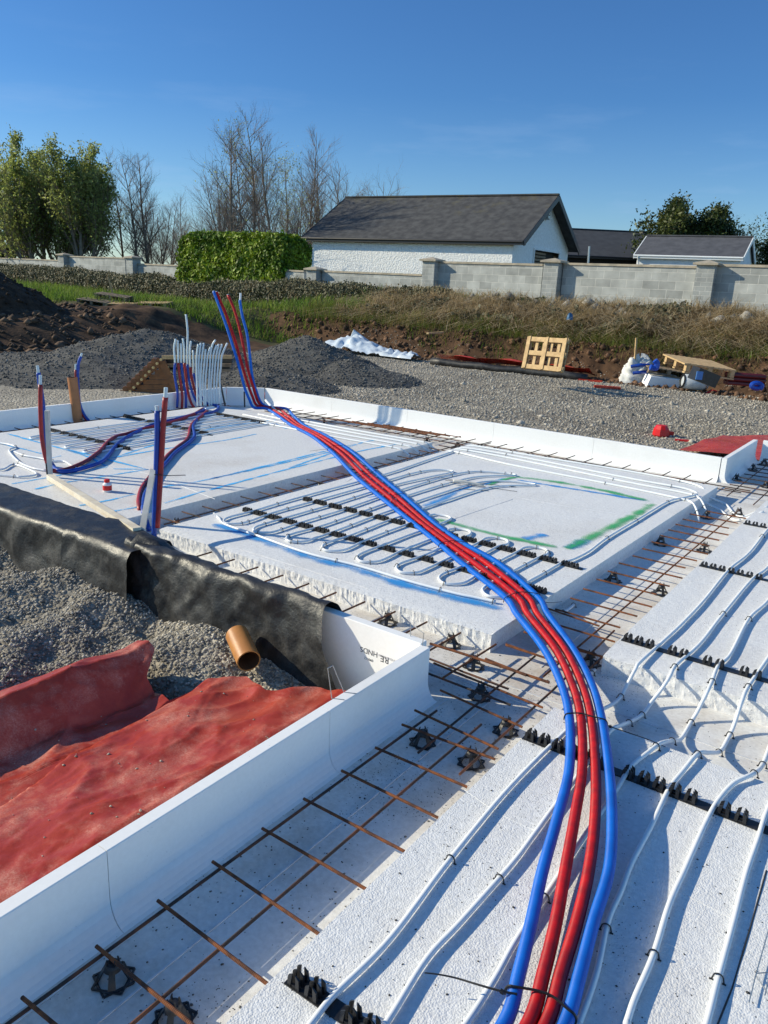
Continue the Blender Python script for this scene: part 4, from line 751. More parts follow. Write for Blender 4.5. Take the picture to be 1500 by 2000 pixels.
sleeve('bowed blue sleeve inside the bowed red one behind the leaning batten', [(292, 1036), (289, 1028)], 'bluef', at(290, 1032, .02), onfl=[(284, 1012, .07), (280, 998, .11), (280, 983, .12), (284, 964, .12), (297, 943, .12), (312, 918), (326, 902), (342, 884), (361, 870), (376, 858), (380, 849), (377, 834), (381, 824), (393, 812), (412, 806), (425, 800), (426, 793), (414, 790)])
b = MB(); b.tube([on(301, 927, B3_+Vector((-.05, -.1, 0))), on(330, 929, B3_), on(362, 928, B3_+Vector((.15, -.1, 0)))], .003, 5); build('cable_tie', b, M['tie'], label='black cable tie round the upright sleeves at the membrane corner, tail pointing right', category='cable tie')
# manifold tails
SL = [('bluef', [(342, 709), (341, 730), (344, 750), (347, 770), (346, 797)], [(341, 696), (340, 680), (343, 662)]), ('redf', [(348, 709), (350, 730), (353, 750), (356, 775), (355, 798)], [(348, 690), (347, 672), (347.5, 665)]),
      ('bluef', [(354, 709), (356, 730), (359, 750), (363, 770), (363, 798)], [(354, 690), (353.5, 671)]), ('redf', [(360, 709), (363, 730), (365, 750), (368, 770), (374, 788), (381, 798)], [(360, 690), (359, 675), (357, 661)]),
      ('bluef', [(366, 712), (367, 730), (371, 750), (377, 770), (386, 788), (396, 797)], [(366, 695), (366, 675), (366.5, 650), (365, 630), (363, 614)]), ('redf', [(372, 717), (374, 735), (378, 753), (384, 773), (394, 787), (408, 795)], [(371, 700), (371, 682), (373, 666)]),
      ('bluef', [(378, 729), (382, 745), (387, 763), (396, 779), (408, 790), (426, 794)], [(378, 710), (377, 684)])]
wd_ = ['first', 'second', 'third', 'fourth', 'fifth', 'sixth', 'seventh', 'eighth', 'ninth', 'tenth', 'eleventh', 'twelfth', 'thirteenth', 'fourteenth', 'fifteenth', 'sixteenth', 'seventeenth']
for i, (c, dn, upw) in enumerate(SL):
    bs = at(dn[-1][0], 797, .05); P = cr([on(x, y, bs) for x, y in dn], 5); W_ = cr([on(x, y, bs) for x, y in [dn[0]]+upw], 5)
    t = thing('pipe_tail', '%s pipe tail from the left at the left upstand, white above a %s sleeve' % (wd_[i], c[:-1] if c != 'redf' else 'red'), 'pipe tail', (bs.x, bs.y, .05), 'pipe tails standing in a row at the left upstand')
    b = MB(); b.tube(P, .0165, 9); build('sleeve', b, M[c], t, smooth=True); b = MB(); b.tube(W_, .0125, 8); build('tube', b, M['pipew'], t, smooth=True)
WT = [[(387, 672), (384, 696), (384, 725), (385, 755)], [(392, 670), (389, 696), (388, 720), (390, 758)], [(398, 670), (394.5, 696), (392, 730), (392, 758)], [(401.5, 682), (400, 700), (398, 720), (396, 750), (398, 770)], [(411, 678), (406, 692), (404, 712), (401, 750)],
      [(421, 664), (415, 673), (411, 692), (410, 712), (408, 745), (408, 770)], [(423, 674), (417, 691), (415, 715), (412, 750), (412.5, 770)], [(427, 672), (423, 691), (420, 715), (418, 755)], [(433.5, 672), (428.5, 689), (426, 712), (423, 755)], [(444, 670), (438, 683), (433, 697), (431.5, 716), (429, 740), (430, 758)]]
for i, p in enumerate(WT):
    bx_ = p[-1][0]+1; bs = at(bx_, 794, .1); P = cr([on(x, y, bs) for x, y in p+([(bx_, 793)] if p[-1][1] > 760 else [(p[-1][0]+.5, 772), (bx_, 793)])], 5); t = thing('pipe_tail', '%s bare white pipe tail counted from the last sleeved one in the row' % wd_[i], 'pipe tail', (bs.x, bs.y, .1), 'pipe tails standing in a row at the left upstand')
    b = MB(); b.tube(P, .0115, 8); build('tube', b, M['pipew'], t, smooth=True)
b = MB(); bs = at(440, 793, .1); b.tube([on(431, 750, bs), on(436, 775, bs), on(440, 793, bs)], .012, 6); build('steel_pin', b, M['black'], label='dark steel pin leaning at the right end of the pipe tails', category='pin')
b = MB(); bs = at(477, 795, .1); b.tube([on(477, 765, bs), on(478, 795, bs)], .010, 6); build('steel_pin', b, M['black'], label='dark steel pin upright at the foot of the tall sleeves', category='pin')
# ends lying at the foot of the tails
for c, pts, lb in (('pipe', [(402, 799, .13), (410, 797, .13), (418, 796, .13)], 'short white pipe end in the knot of sleeves at the pipe tails'), ('pipe', [(519, 782, .16), (530, 794, .125), (536, 799, .12)], 'white pipe end lying at the foot of the tall sleeves')):
    b = MB(); b.tube(cr([at(*q_) for q_ in pts], 4), .016, 8); build('pipe_offcut', b, M[c], label=lb, category='pipe', smooth=True)
# posts and battens
def batten(label, a, c, w_, h_, m_, name='batten', cat='batten'):
    b = MB(); b.beam(a, c, w_, h_); return build(name, b, m_, label=label, category=cat)
M['lath'] = mat('painted_batten', (.62, .60, .56), (.50, .47, .42), 9, .6, .1)
M['lathw'] = mat('cream_batten', (.70, .64, .52), (.58, .50, .38), 7, .6, .1)
q = at(98, 932, ZP); batten('grey-white upright post strapped to the left red sleeve', q, on(92, 802, q), .035, .03, M['lath'], 'post', 'post')
batten('cream white batten lying across the front edge of the far left pad', at(97, 931, .125), at(268, 1037, .262), .05, .04, M['lathw'])
q = at(277, 1040, .2); batten('white batten leaning against the upright blue sleeve', q, on(299, 918, B3_), .035, .025, M['lath'])
b = MB(); q = at(93, 936, ZP); b.tube([q, on(90, 905, q)], .006, 6); build('steel_pin', b, M['black'], label='thin black pin at the foot of the grey-white post', category='pin')
# wire bits
b = MB(); z_ = ZU; p1, p2 = at(648, 1364, z_), at(672, 1352, z_); q1 = on(640, 1305, p1); q2 = on(650, 1300, p2); b.tube([p1, q1], .0018, 5); b.tube([q1, q2], .0018, 5); b.tube([q2, p2], .0018, 5); b.tube([p2, p2+Vector((.045, .02, .002))], .0015, 5); b.tube([p1, p1+Vector((.045, .02, .002))], .0015, 5)
build('wire_staple', b, M['galv'], label='bent galvanised wire staple on top of the near upstand', category='wire')
b = MB(); p1, p2 = at(802, 1243, z_), at(825, 1261, z_); q1 = on(802, 1218, p1); q2 = on(828, 1237, p2); b.tube([p1, q1], .0018, 5); b.tube([q1, q2], .0018, 5); b.tube([q2, p2], .0018, 5); b.tube([q1, on(790, 1206, p1)], .0018, 5)
build('wire_staple', b, M['galv'], label='bent galvanised wire staple at the end of the short printed upstand', category='wire')
t = thing('wire_spacer', 'thin dark wire lattice spacer on the long pad at the lower right edge', 'wire spacer', at(1480, 1900, ZP)); b = MB()
for a, c in (((1503, 1810), (1477, 1901)), ((1477, 1901), (1463, 1958)), ((1477, 1901), (1530, 1897)), ((1476, 1905), (1512, 1960)), ((1494, 1944), (1510, 1870))): b.tube([at(*a, ZP+.012), at(*c, ZP+.012)], .0015, 5)
build('wire', b, M['galv'], t)
M['galv2'] = M['black']
b = MB()
for a, c in (((856, 932, .115), (948, 950, .115)), ((870, 938, .13), (1007, 951, .105)), ((880, 942, .125), (1010, 960, .105)), ((890, 954, .102), (955, 959, .102))): b.tube([at(*a), at(*c)], .002, 5)
build('loose_ties', b, M['tie'], label='loose handful of thin grey cable ties on the middle pad by the blue sprayed line', category='cable tie')
b = MB(); p = at(885, 940, .13); q_ = at(945, 948, .12); b.tube(cr([p, p.lerp(q_, .3)+Vector((0, 0, .01)), q_], 5), .016, 8, r2=.010); build('tie_bag', b, M['lath'], label='clear plastic bag of cable ties lying beside the looped pipes', category='bag', smooth=True)
# bottle
p = at(210, 960, ZP); t = thing('bottle', 'small red and white chalk bottle standing on the far left pad', 'bottle', p)
M['redpl'] = mat('red_plastic', (.62, .01, .01), rough=.35); M['whpl'] = mat('white_plastic', (.75, .75, .75), rough=.4)
b = MB(); b.lathe(p, [(.030, 0), (.034, .004), (.034, .014)], 18); b.lathe(p, [(.034, .052), (.033, .062), (.024, .070), (.020, .074)], 18); build('body', b, M['whpl'], t)
b = MB(); b.lathe(p, [(.0345, .014), (.0345, .052)], 18); build('band', b, M['redpl'], t); b = MB(); b.lathe(p, [(.021, .074), (.021, .094), (.015, .099)], 16); build('cap', b, M['redpl'], t)
# ducts
def duct(label, a, c, r, m_, th=.006, seg=28):
    a = Vector(a); c = Vector(c); t = thing('drain_pipe', label, 'drain pipe', a); d = (c-a).normalized(); u = d.orthogonal().normalized(); v = d.cross(u); b = MB(); rings = []
    for (p, rr) in ((a, r), (c, r), (c, r-th), (c-d*(c-a).length*.98, r-th)):
        rings.append([p+u*(math.cos(6.28318*k/seg)*rr)+v*(math.sin(6.28318*k/seg)*rr) for k in range(seg)])
    for i in (0, 1): b.add(rings[i]+rings[i+1], [(k, (k+1) % seg, seg+(k+1) % seg, seg+k) for k in range(seg)])
    build('pipe_wall', b, m_, t, smooth=False).data.shade_smooth(); b = MB(); b.add(rings[2]+rings[3], [(k, (k+1) % seg, seg+(k+1) % seg, seg+k) for k in range(seg)]+[tuple(range(seg, 2*seg))]); build('bore', b, M['inner'], t, smooth=False)
    return t
e_ = at(486, 1291, .0); s_p = at(468, 1251, .03); dd = (s_p-e_).normalized(); duct('short orange-brown clay-coloured drain pipe with open end on the gravel by the black membrane', e_+dd*.22, e_, .057, M['duct'])
q = at(152, 825, .02); duct('upright brown drain pipe at the left upstand', q, on(141, 737, q), .055, M['ductf'])
# small stones, crumbs and foam flakes lying on the raft
n = 900; x = rng.uniform(-1.58, -1.06, n); y = rng.uniform(.2, 3.3, n); blobs('crumbs', np.stack([x, y, 0*x+.001], -1), .0012+.0035*rng.random(n)**3, M['stoned'], kind='stuff', label='dark crumbs of grit on the white channel floor', category='grit')
n = 800; x = rng.uniform(-1.04, .9, n); y = rng.uniform(.3, 2.8, n); blobs('pad_crumbs', np.stack([x, y, 0*x+ZP+.001], -1), .0012+.0036*rng.random(n)**2, M['tie'], kind='stuff', label='black grit scattered on the long pad', category='grit')
# ================================================================ BOUNDARY WALL
def brick_mat(name, c1, c2, mort, bw=.44, bh=.215, ax='X'):
    m = bpy.data.materials.new(name); m.use_nodes = True; N, l = nodes_of(m); b = N['Principled BSDF']; b.inputs['Roughness'].default_value = .9; b.inputs['Specular IOR Level'].default_value = .2
    t = N.new('ShaderNodeTexCoord'); s = N.new('ShaderNodeSeparateXYZ'); c = N.new('ShaderNodeCombineXYZ'); l(t.outputs['Object'], s.inputs[0]); l(s.outputs[ax], c.inputs['X']); l(s.outputs['Z'], c.inputs['Y'])
    k = N.new('ShaderNodeTexBrick'); k.inputs['Scale'].default_value = 1; k.inputs['Brick Width'].default_value = bw; k.inputs['Row Height'].default_value = bh; k.inputs['Mortar Size'].default_value = .008; k.inputs['Mortar Smooth'].default_value = .3
    k.inputs['Color1'].default_value = c1+(1,); k.inputs['Color2'].default_value = c2+(1,); k.inputs['Mortar'].default_value = mort+(1,); k.inputs['Bias'].default_value = -.2; l(c.outputs[0], k.inputs['Vector'])
    z = N.new('ShaderNodeTexNoise'); z.inputs['Scale'].default_value = 3; z.inputs['Detail'].default_value = 8; l(t.outputs['Object'], z.inputs['Vector'])
    r = N.new('ShaderNodeMapRange'); r.inputs['From Min'].default_value = .3; r.inputs['From Max'].default_value = .7; r.inputs['To Min'].default_value = .78; r.inputs['To Max'].default_value = 1.15; l(z.outputs['Fac'], r.inputs['Value'])
    x = N.new('ShaderNodeMixRGB'); x.blend_type = 'MULTIPLY'; x.inputs['Fac'].default_value = 1; l(k.outputs['Color'], x.inputs['Color1']); l(r.outputs[0], x.inputs['Color2']); l(x.outputs[0], b.inputs['Base Color'])
    u = N.new('ShaderNodeBump'); u.inputs['Strength'].default_value = .5; u.inputs['Distance'].default_value = .01; u.invert = True; l(k.outputs['Fac'], u.inputs['Height']); l(u.outputs[0], b.inputs['Normal']); return m
M['block'] = brick_mat('blockwork', (.40, .41, .40), (.26, .27, .265), (.49, .49, .47)); M['pier'] = brick_mat('pier_blockwork', (.37, .38, .37), (.28, .29, .285), (.46, .46, .44), bw=.25, bh=.108)
M['cope'] = mat('coping', (.42, .36, .28), (.28, .25, .20), 5, .9, .3, 20)
def onw(px, py, off=0): return onplane(px, py, WP+WN*off, WN)
def xw(px): return onw(px, 540)
WT_ = thing('block_wall', 'grey concrete block boundary wall with capped pillars, stepping up to the right', 'wall', (WP.x, WP.y, 1.0))
secs = [(-320, 118, 499, 501), (134, 248, 502, 506), (273, 408, 517, 523), (440, 598, 525, 532), (633, 828, 532, 539), (861, 1064, 515, 519), (1104, 1366, 519, 523), (1404, 1760, 522, 528)]
for a, c, ya, yc in secs:
    A = onw(a, ya); C = onw(c, yc); zt = (A.z+C.z)/2
    b = MB(); b.beam((A.x, A.y, (zt+.2)/2), (C.x, C.y, (zt+.2)/2), .21, zt-.2); b2 = MB()
    build('wall_panel', b, M['block'], WT_); b2.beam((A.x, A.y, zt+.03), (C.x, C.y, zt+.03), .27, .06); build('coping', b2, M['cope'], WT_)
for px, wpx, yt in ((126, 15, 495), (260, 24, 500), (424, 16, 515), (616, 18, 522), (845, 28, 504), (1084, 36, 506), (1385, 38, 510)):
    p = onw(px, yt, -.16); w_ = .44; b = MB(); zt = p.z-.1
    b.beam((p.x-w_/2, p.y, (zt+.2)/2), (p.x+w_/2, p.y, (zt+.2)/2), .44, zt-.2); pr_ = build('pillar', b, M['pier'], WT_)
    b = MB(); x0, x1, y0, y1 = p.x-.30, p.x+.30, p.y-.30, p.y+.30; b.box(x0, x1, y0, y1, zt, zt+.05); k = b.n; b.add([(x0, y0, zt+.05), (x1, y0, zt+.05), (x1, y1, zt+.05), (x0, y1, zt+.05), (p.x, p.y, zt+.13)], [(0, 1, 4), (1, 2, 4), (2, 3, 4), (3, 0, 4)]); build('cap', b, M['cope'], pr_)
# ================================================================ HOUSES
def slate(name, c1, c2, moss, msc=1.2, mth=(.55, .75), axv='Z'):
    m = mat(name, c1, c2, 3, .85, .5, 30, detail=8, spec=.25); N, l = nodes_of(m); b = N['Principled BSDF']; col = b.inputs['Base Color'].links[0].from_socket
    t = N.new('ShaderNodeTexCoord'); z = N.new('ShaderNodeTexNoise'); z.inputs['Scale'].default_value = msc; z.inputs['Detail'].default_value = 9; z.inputs['Roughness'].default_value = .7; l(t.outputs['Object'], z.inputs['Vector'])
    s = N.new('ShaderNodeSeparateXYZ'); l(t.outputs['Object'], s.inputs[0])
    a = N.new('ShaderNodeMapRange'); a.inputs['From Min'].default_value = 3.6; a.inputs['From Max'].default_value = 5.4; a.inputs['To Max'].default_value = .16; l(s.outputs['Z'], a.inputs['Value'])
    ad = N.new('ShaderNodeMath'); ad.operation = 'ADD'; l(z.outputs['Fac'], ad.inputs[0]); l(a.outputs[0], ad.inputs[1])
    r = N.new('ShaderNodeMapRange'); r.inputs['From Min'].default_value = mth[0]; r.inputs['From Max'].default_value = mth[1]; r.inputs['To Max'].default_value = .8; l(ad.outputs[0], r.inputs['Value'])
    x = N.new('ShaderNodeMixRGB'); x.inputs['Color2'].default_value = moss+(1,); l(r.outputs[0], x.inputs['Fac']); l(col, x.inputs['Color1']); l(x.outputs[0], b.inputs['Base Color'])
    w_ = N.new('ShaderNodeTexWave'); w_.bands_direction = 'Z'; w_.wave_profile = 'SAW'; w_.inputs['Scale'].default_value = 1.1; w_.inputs['Distortion'].default_value = .3; l(t.outputs['Object'], w_.inputs['Vector'])
    u = N.new('ShaderNodeBump'); u.inputs['Strength'].default_value = .5; u.inputs['Distance'].default_value = .03; l(w_.outputs['Fac'], u.inputs['Height']); old = b.inputs['Normal'].links[0].from_socket; l(old, u.inputs['Normal']); l(u.outputs[0], b.inputs['Normal']); return m
M['slate'] = slate('slate_roof', (.050, .050, .054), (.088, .088, .090), (.11, .095, .045), mth=(.66, .86)); M['slate2'] = mat('dark_roof', (.040, .042, .048), (.055, .058, .065), 2, .8, .3, 12); M['slate3'] = mat('grey_slate', (.062, .064, .075), (.09, .092, .105), 2.5, .8, .4, 14)
M['dash'] = mat('white_render', (.86, .86, .86), (.76, .76, .76), 9, .9, .7, 13, detail=3, spec=.2); M['dash2'] = mat('smooth_white_render', (.78, .79, .80), (.70, .71, .73), 3, .85, .2, 20)
for nm_ in ('dash',):
    for nd in M[nm_].node_tree.nodes:
        if nd.type == 'BUMP': nd.inputs['Distance'].default_value = .06
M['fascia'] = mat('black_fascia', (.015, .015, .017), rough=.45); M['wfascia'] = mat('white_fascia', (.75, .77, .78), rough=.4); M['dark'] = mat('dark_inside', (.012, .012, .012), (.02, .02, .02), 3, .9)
def house(label, E1, dirv, Ln, half, zg, zr, wall_m, roof_m, fas_m, over=.35, side=.3, z0=.8, moss=0, opening=None, lamp=False, ridge_m=None):
    """E1 front right corner of the eave, dirv to the left along the eave"""
    d = Vector(dirv).normalized(); n_ = Vector((-d.y, d.x, 0)); n_ = n_ if n_.y > 0 else -n_; E = Vector((E1[0], E1[1], 0)); t = thing('white_outbuilding', label, 'building', (E.x, E.y, z0))
    def P(u, v, z): q_ = E+d*u+n_*v; return (q_.x, q_.y, z)
    zw_ = zg+over*(zr-zg)/half*.0; zi = zg+(zr-zg)*(over/half)
    b = MB(); u0, u1, v0, v1 = side, Ln-side, over, 2*half-over
    b.quad(P(u0, v0, z0), P(u1, v0, z0), P(u1, v0, zi-.05), P(u0, v0, zi-.05)); b.quad(P(u0, v1, z0), P(u1, v1, z0), P(u1, v1, zi-.05), P(u0, v1, zi-.05))
    for u in (u0, u1):
        if opening and u == u0:
            a, c, zb, zt = opening; b.quad(P(u, v0, z0), P(u, a, z0), P(u, a, zi-.05), P(u, v0, zi-.05)); b.quad(P(u, c, z0), P(u, v1, z0), P(u, v1, zi-.05), P(u, c, zi-.05)); b.quad(P(u, a, z0), P(u, c, z0), P(u, c, zb), P(u, a, zb)); b.quad(P(u, a, zt), P(u, c, zt), P(u, c, zi-.05), P(u, a, zi-.05))
            b.add([P(u, v0, zi-.05), P(u, v1, zi-.05), P(u, half, zr-.08)], [(0, 1, 2)])
        else: b.add([P(u, v0, z0), P(u, v1, z0), P(u, v1, zi-.05), P(u, half, zr-.08), P(u, v0, zi-.05)], [(0, 1, 2, 3, 4)])
    build('wall', b, wall_m, t)
    b = MB(); th = .09
    for s_ in (0, 1):
        va = 0 if s_ == 0 else 2*half; A = [P(0, va, zg), P(Ln, va, zg), P(Ln, half, zr), P(0, half, zr)]; B = [(x, y, z-th) for x, y, z in A]
        b.add(A+B, [(0, 1, 2, 3), (7, 6, 5, 4), (0, 4, 5, 1), (1, 5, 6, 2), (3, 7, 4, 0)])
    rf = build('roof', b, roof_m, t, base=None)
    b = MB(); b.beam(P(-.02, half, zr+.03), P(Ln+.02, half, zr+.03), .22, .07); build('ridge_tiles', b, ridge_m or roof_m, rf)
    b = MB(); b.beam(P(-.03, -.05, zg-.10), P(Ln+.03, -.05, zg-.10), .10, .20); b.beam(P(-.03, .15, zg-.17), P(Ln+.03, .15, zg-.17), .34, .03)
    for u in (-.03, Ln+.03):
        for va in (0, 2*half): b.beam(P(u, va, zg-.12), P(u, half, zr-.12), .05, .24)
    build('fascia', b, fas_m, t)
    b = MB()
    q_ = [(0, 0)]; b.tube([P(-.02, -.09, zg-.06), P(Ln+.02, -.09, zg-.06)], .06, 8); build('gutter', b, fas_m, t)
    b = MB(); b.tube([P(Ln-.25, -.12, zg-.1), P(Ln-.30, v0-.1, zg-.5), P(Ln-.32, v0-.08, z0)], .04, 8); build('downpipe', b, fas_m if fas_m is M['wfascia'] else M['wfascia'], t)
    if opening:
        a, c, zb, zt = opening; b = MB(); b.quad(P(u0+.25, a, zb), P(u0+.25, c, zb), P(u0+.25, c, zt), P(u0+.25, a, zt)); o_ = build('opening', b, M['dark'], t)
        b = MB()
        for k in range(6): z_ = zt-.12-k*.16; b.beam(P(u0+.12, a+.02, z_), P(u0+.12, a+(c-a)*.55, z_), .03, .10)
        build('slats', b, M['woodold'], o_)
        b = MB(); b.beam(P(u0-.03, a-.1, zt+.05), P(u0-.03, c+.1, zt+.05), .06, .1); b.beam(P(u0-.03, a-.04, zb), P(u0-.03, a-.04, zt), .06, .08); b.beam(P(u0-.03, c+.04, zb), P(u0-.03, c+.04, zt), .06, .08); build('frame', b, M['dash'], o_)
    if lamp: b = MB(); p = Vector(P(u0-.1, half, zr-1.15)); b.lathe(p, [(.05, 0), (.13, .05), (.13, .18), (.06, .24)], 12); build('wall_lamp', b, M['galv'], t)
    return t, P
E1_ = at(1022, 470, 3.8); ed = (at(590, 463, 3.8)-E1_)
house('long whitewashed outbuilding with mossy slate roof and black gutters behind the wall', E1_, ed, ed.length, 4.1, 3.8, 6.18, M['dash'], M['slate'], M['fascia'], over=.2, side=.55, opening=(2.9, 6.5, .8, 3.55), lamp=True)
e2 = at(1452, 502, 3.9); house('small clean white outbuilding with grey slate roof and white gutter at the right', e2, Vector((-.997, -.078, 0)), 5.95, 2.45, 3.9, 5.1, M['dash2'], M['slate3'], M['wfascia'], over=.12, side=.15)
D3 = 62; a_ = far(1300, 506, D3); c_ = far(1095, 504, D3); zz3 = a_.z
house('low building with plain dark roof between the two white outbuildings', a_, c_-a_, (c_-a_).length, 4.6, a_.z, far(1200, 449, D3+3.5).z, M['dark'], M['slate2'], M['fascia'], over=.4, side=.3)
b = MB(); q = onw(1151, 520, .4); b.tube([q-Vector((0, 0, .8)), onw(1151, 481, .4)], .03, 6); build('steel_pole', b, M['galv'], label='thin grey steel pole rising just behind the block wall', category='pole')
# ================================================================ FOLIAGE
def leaf_mat(name, c1, c2, sc_=1.2, island=.5, trans=.25, rough=.55): return mat(name, c1, c2, sc_, rough, island=island, detail=5, trans=trans, spec=.4, ramp=(.38, .62))
M['laurel'] = leaf_mat('laurel_leaf', (.07, .14, .008), (.24, .32, .02), rough=.6); M['ivy'] = leaf_mat('ivy_leaf', (.045, .055, .022), (.13, .12, .065), 1.6, rough=.6, trans=.15); M['willow'] = leaf_mat('willow_leaf', (.21, .26, .065), (.33, .36, .12), .5, trans=.55)
M['thicket'] = leaf_mat('ivy_tree_leaf', (.025, .045, .010), (.085, .10, .02), .7); M['bark'] = mat('grey_bark', (.13, .105, .08), (.22, .19, .15), 4, .9); M['twig'] = mat('twig', (.20, .155, .12), (.28, .22, .18), 3, .9, island=.3)
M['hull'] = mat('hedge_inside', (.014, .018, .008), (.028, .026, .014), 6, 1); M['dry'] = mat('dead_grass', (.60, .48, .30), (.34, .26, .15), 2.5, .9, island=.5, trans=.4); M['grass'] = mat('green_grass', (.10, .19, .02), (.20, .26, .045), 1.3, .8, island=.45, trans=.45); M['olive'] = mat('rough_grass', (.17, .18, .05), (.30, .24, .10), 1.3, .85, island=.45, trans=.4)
def leaves(name, C, size, m_, parent=None, nrm=None, asp=1.6, **tags):          # one folded leaf (two quads) per centre
    n = len(C); a = rng.normal(size=(n, 3)); 
    if nrm is not None: a = nrm*1.1+a*.8
    a /= np.linalg.norm(a, axis=1)[:, None]; r = rng.normal(size=(n, 3)); t = np.cross(a, r); t /= np.linalg.norm(t, axis=1)[:, None]; s = np.cross(a, t)
    sz = (size*(.6+.8*rng.random(n)))[:, None]; L_ = t*sz*asp/2; W_ = s*sz/2; up = a*sz*.12
    V = np.stack([C-L_, C+W_-up, C+L_, C-W_-up], 1).reshape(-1, 3); F = np.arange(4*n).reshape(n, 4); return npmesh(name, V, F, m_, parent=parent, **tags)
def blades(name, P, ln, wd, m_, lean=None, parent=None, curve=.5, seg=3, **tags):
    n = len(P); a = rng.random(n)*6.283; d = np.stack([np.cos(a), np.sin(a), 0*a], -1); 
    if lean is not None: d = d*.7+lean; 
    ll = ln*(.5+rng.random(n)); side = np.stack([-d[:, 1], d[:, 0], 0*a], -1); side /= np.linalg.norm(side, axis=1)[:, None]+1e-9; V = []; cv = curve*(.3+1.4*rng.random(n))
    for k in range(seg+1):
        t = k/seg; c = P+d*(ll*cv*t*t)[:, None]+np.stack([0*t*ll, 0*ll, ll*(t-.45*cv*t*t)], -1); w_ = wd*(1-.8*t); V += [c-side*w_, c+side*w_]
    V = np.stack(V, 1).reshape(-1, 3); b0 = np.arange(n)[:, None]*2*(seg+1); F = np.concatenate([b0+np.array([[2*k, 2*k+1, 2*k+3, 2*k+2]]) for k in range(seg)]); return npmesh(name, V, F, m_, parent=parent, **tags)
# ivy-grown bank in front of the wall
hp = [(-60, 503, 545), (0, 508, 545), (60, 513, 550), (130, 516, 556), (190, 524, 556), (240, 532, 558), (300, 524, 562), (350, 545, 566), (400, 549, 578), (450, 543, 590), (520, 550, 600), (580, 541, 606), (640, 549, 612), (700, 553, 620), (780, 560, 632), (850, 560, 640), (885, 572, 650)]
t = thing('ivy_bank', 'dark ivy and bramble hedge grown over the old bank below the low block wall', 'hedge', (-24, 21.5, .5)); C = []; NN = []
pxs = np.linspace(-60, 885, 420); tops_ = np.interp(pxs, [h[0] for h in hp], [h[1] for h in hp])+3*fbm(pxs*.03, pxs*0, 71, 4); bots = np.interp(pxs, [h[0] for h in hp], [h[2] for h in hp])
X = []; Y = []; Z = []; K = 14
for px, yt, yb in zip(pxs, tops_, bots):
    T = onw(px, yt+9, -.75); B = onw(px, yb, -1.7); bz_ = min(B.z, float(terr(B.x, B.y)))-.1; lx = []; ly = []; lz = []
    for k in range(K):
        a = k/(K-1)*math.pi; v = math.cos(a); h = math.sin(a)**.55; lx.append(T.x); ly.append(T.y-v*.85-.05); lz.append(bz_+(T.z-bz_)*h)
    X.append(lx); Y.append(ly); Z.append(lz)
X = np.array(X); Y = np.array(Y); Z = np.array(Z); bump_ = .13*fbm(X*1.1, Z*1.7+Y, 73, 4); Y2 = Y-bump_; Z2 = Z+bump_*.9
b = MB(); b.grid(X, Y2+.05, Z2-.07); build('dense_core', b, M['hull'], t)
i = rng.integers(0, X.shape[0]-1, 64000); k = (rng.random(64000)*9).astype(int); u = rng.random(64000); v = rng.random(64000)
C = np.stack([X[i, k]*(1-u)+X[i+1, k]*u, Y2[i, k]*(1-v)+Y2[i, k+1]*v, Z2[i, k]*(1-v)+Z2[i, k+1]*v], -1)+rng.normal(size=(64000, 3))*.055
leaves('ivy_leaves', C, .058, M['ivy'], t, nrm=np.array([[0, -.8, .5]]), asp=1.2, kind='stuff')
sel = rng.integers(0, 64000, 2600); blades('dead_stems', C[sel]-np.array([0, .05, .1]), .35, .006, M['dry'], parent=t, curve=.8, kind='stuff')
# laurel hedge
A = far(352, 530, 33); Bq = far(553, 530, 30.3); dv = (Bq-A); ln_ = dv.length; dv.normalize(); nv = Vector((-dv.y, dv.x, 0)); nv = nv if nv.y > 0 else -nv; zb_ = .9; zt_ = far(470, 461, 31).z
t = thing('laurel_hedge', 'clipped bright green laurel hedge block left of the long outbuilding', 'hedge', A)
def rbox(n):                                                  # points on a rounded box
    u = rng.random(n); v = rng.random(n); f = rng.choice(4, n, p=[.5, .25, .1, .15]); P = np.zeros((n, 3)); Nn = np.zeros((n, 3)); Wd = 1.5; Ht = zt_-zb_
    P[:, 0] = np.where(f == 2, 0, np.where(f == 3, ln_, u*ln_)); P[:, 1] = np.where(f == 0, 0, np.where(f == 1, u*0+v*Wd, u*Wd)); P[:, 2] = np.where(f == 1, Ht, v*Ht)
    ed = np.minimum(P[:, 0], ln_-P[:, 0]); rr = .55; P[:, 2] -= np.where(P[:, 2] > Ht-.6, (rr-np.minimum(ed, rr))**2*.9, 0)
    lo = .10*fbm(P[:, 0]*1.2, P[:, 2]*1.2+P[:, 1], 81, 4); Nn[:, 0] = (f == 3)*1.-(f == 2)*1.; Nn[:, 1] = (f == 0)*-1.; Nn[:, 2] = (f == 1)*1.; P += Nn*lo[:, None]*1.4; return P, Nn
P, Nn = rbox(60000); Wp = np.array(A)[None]+P[:, :1]*np.array(dv)[None]+P[:, 1:2]*np.array(nv)[None]; Wp[:, 2] = zb_+P[:, 2]; Wp += rng.normal(size=Wp.shape)*.06
Nw = Nn[:, :1]*np.array(dv)[None]+Nn[:, 1:2]*np.array(nv)[None]+np.array([[0, 0, 1.]])*Nn[:, 2:]+np.array([[0, 0, .25]])
leaves('laurel_leaves', Wp, .078, M['laurel'], t, nrm=Nw, asp=1.9)
b = MB(); b.beam(A+dv*.15+nv*.75+Vector((0, 0, zb_-A.z+(zt_-zb_)/2-.25)), Bq-dv*.15+nv*.75+Vector((0, 0, zb_-Bq.z+(zt_-zb_)/2-.25)), 1.2, zt_-zb_-.35); build('dense_core', b, M['hull'], t)
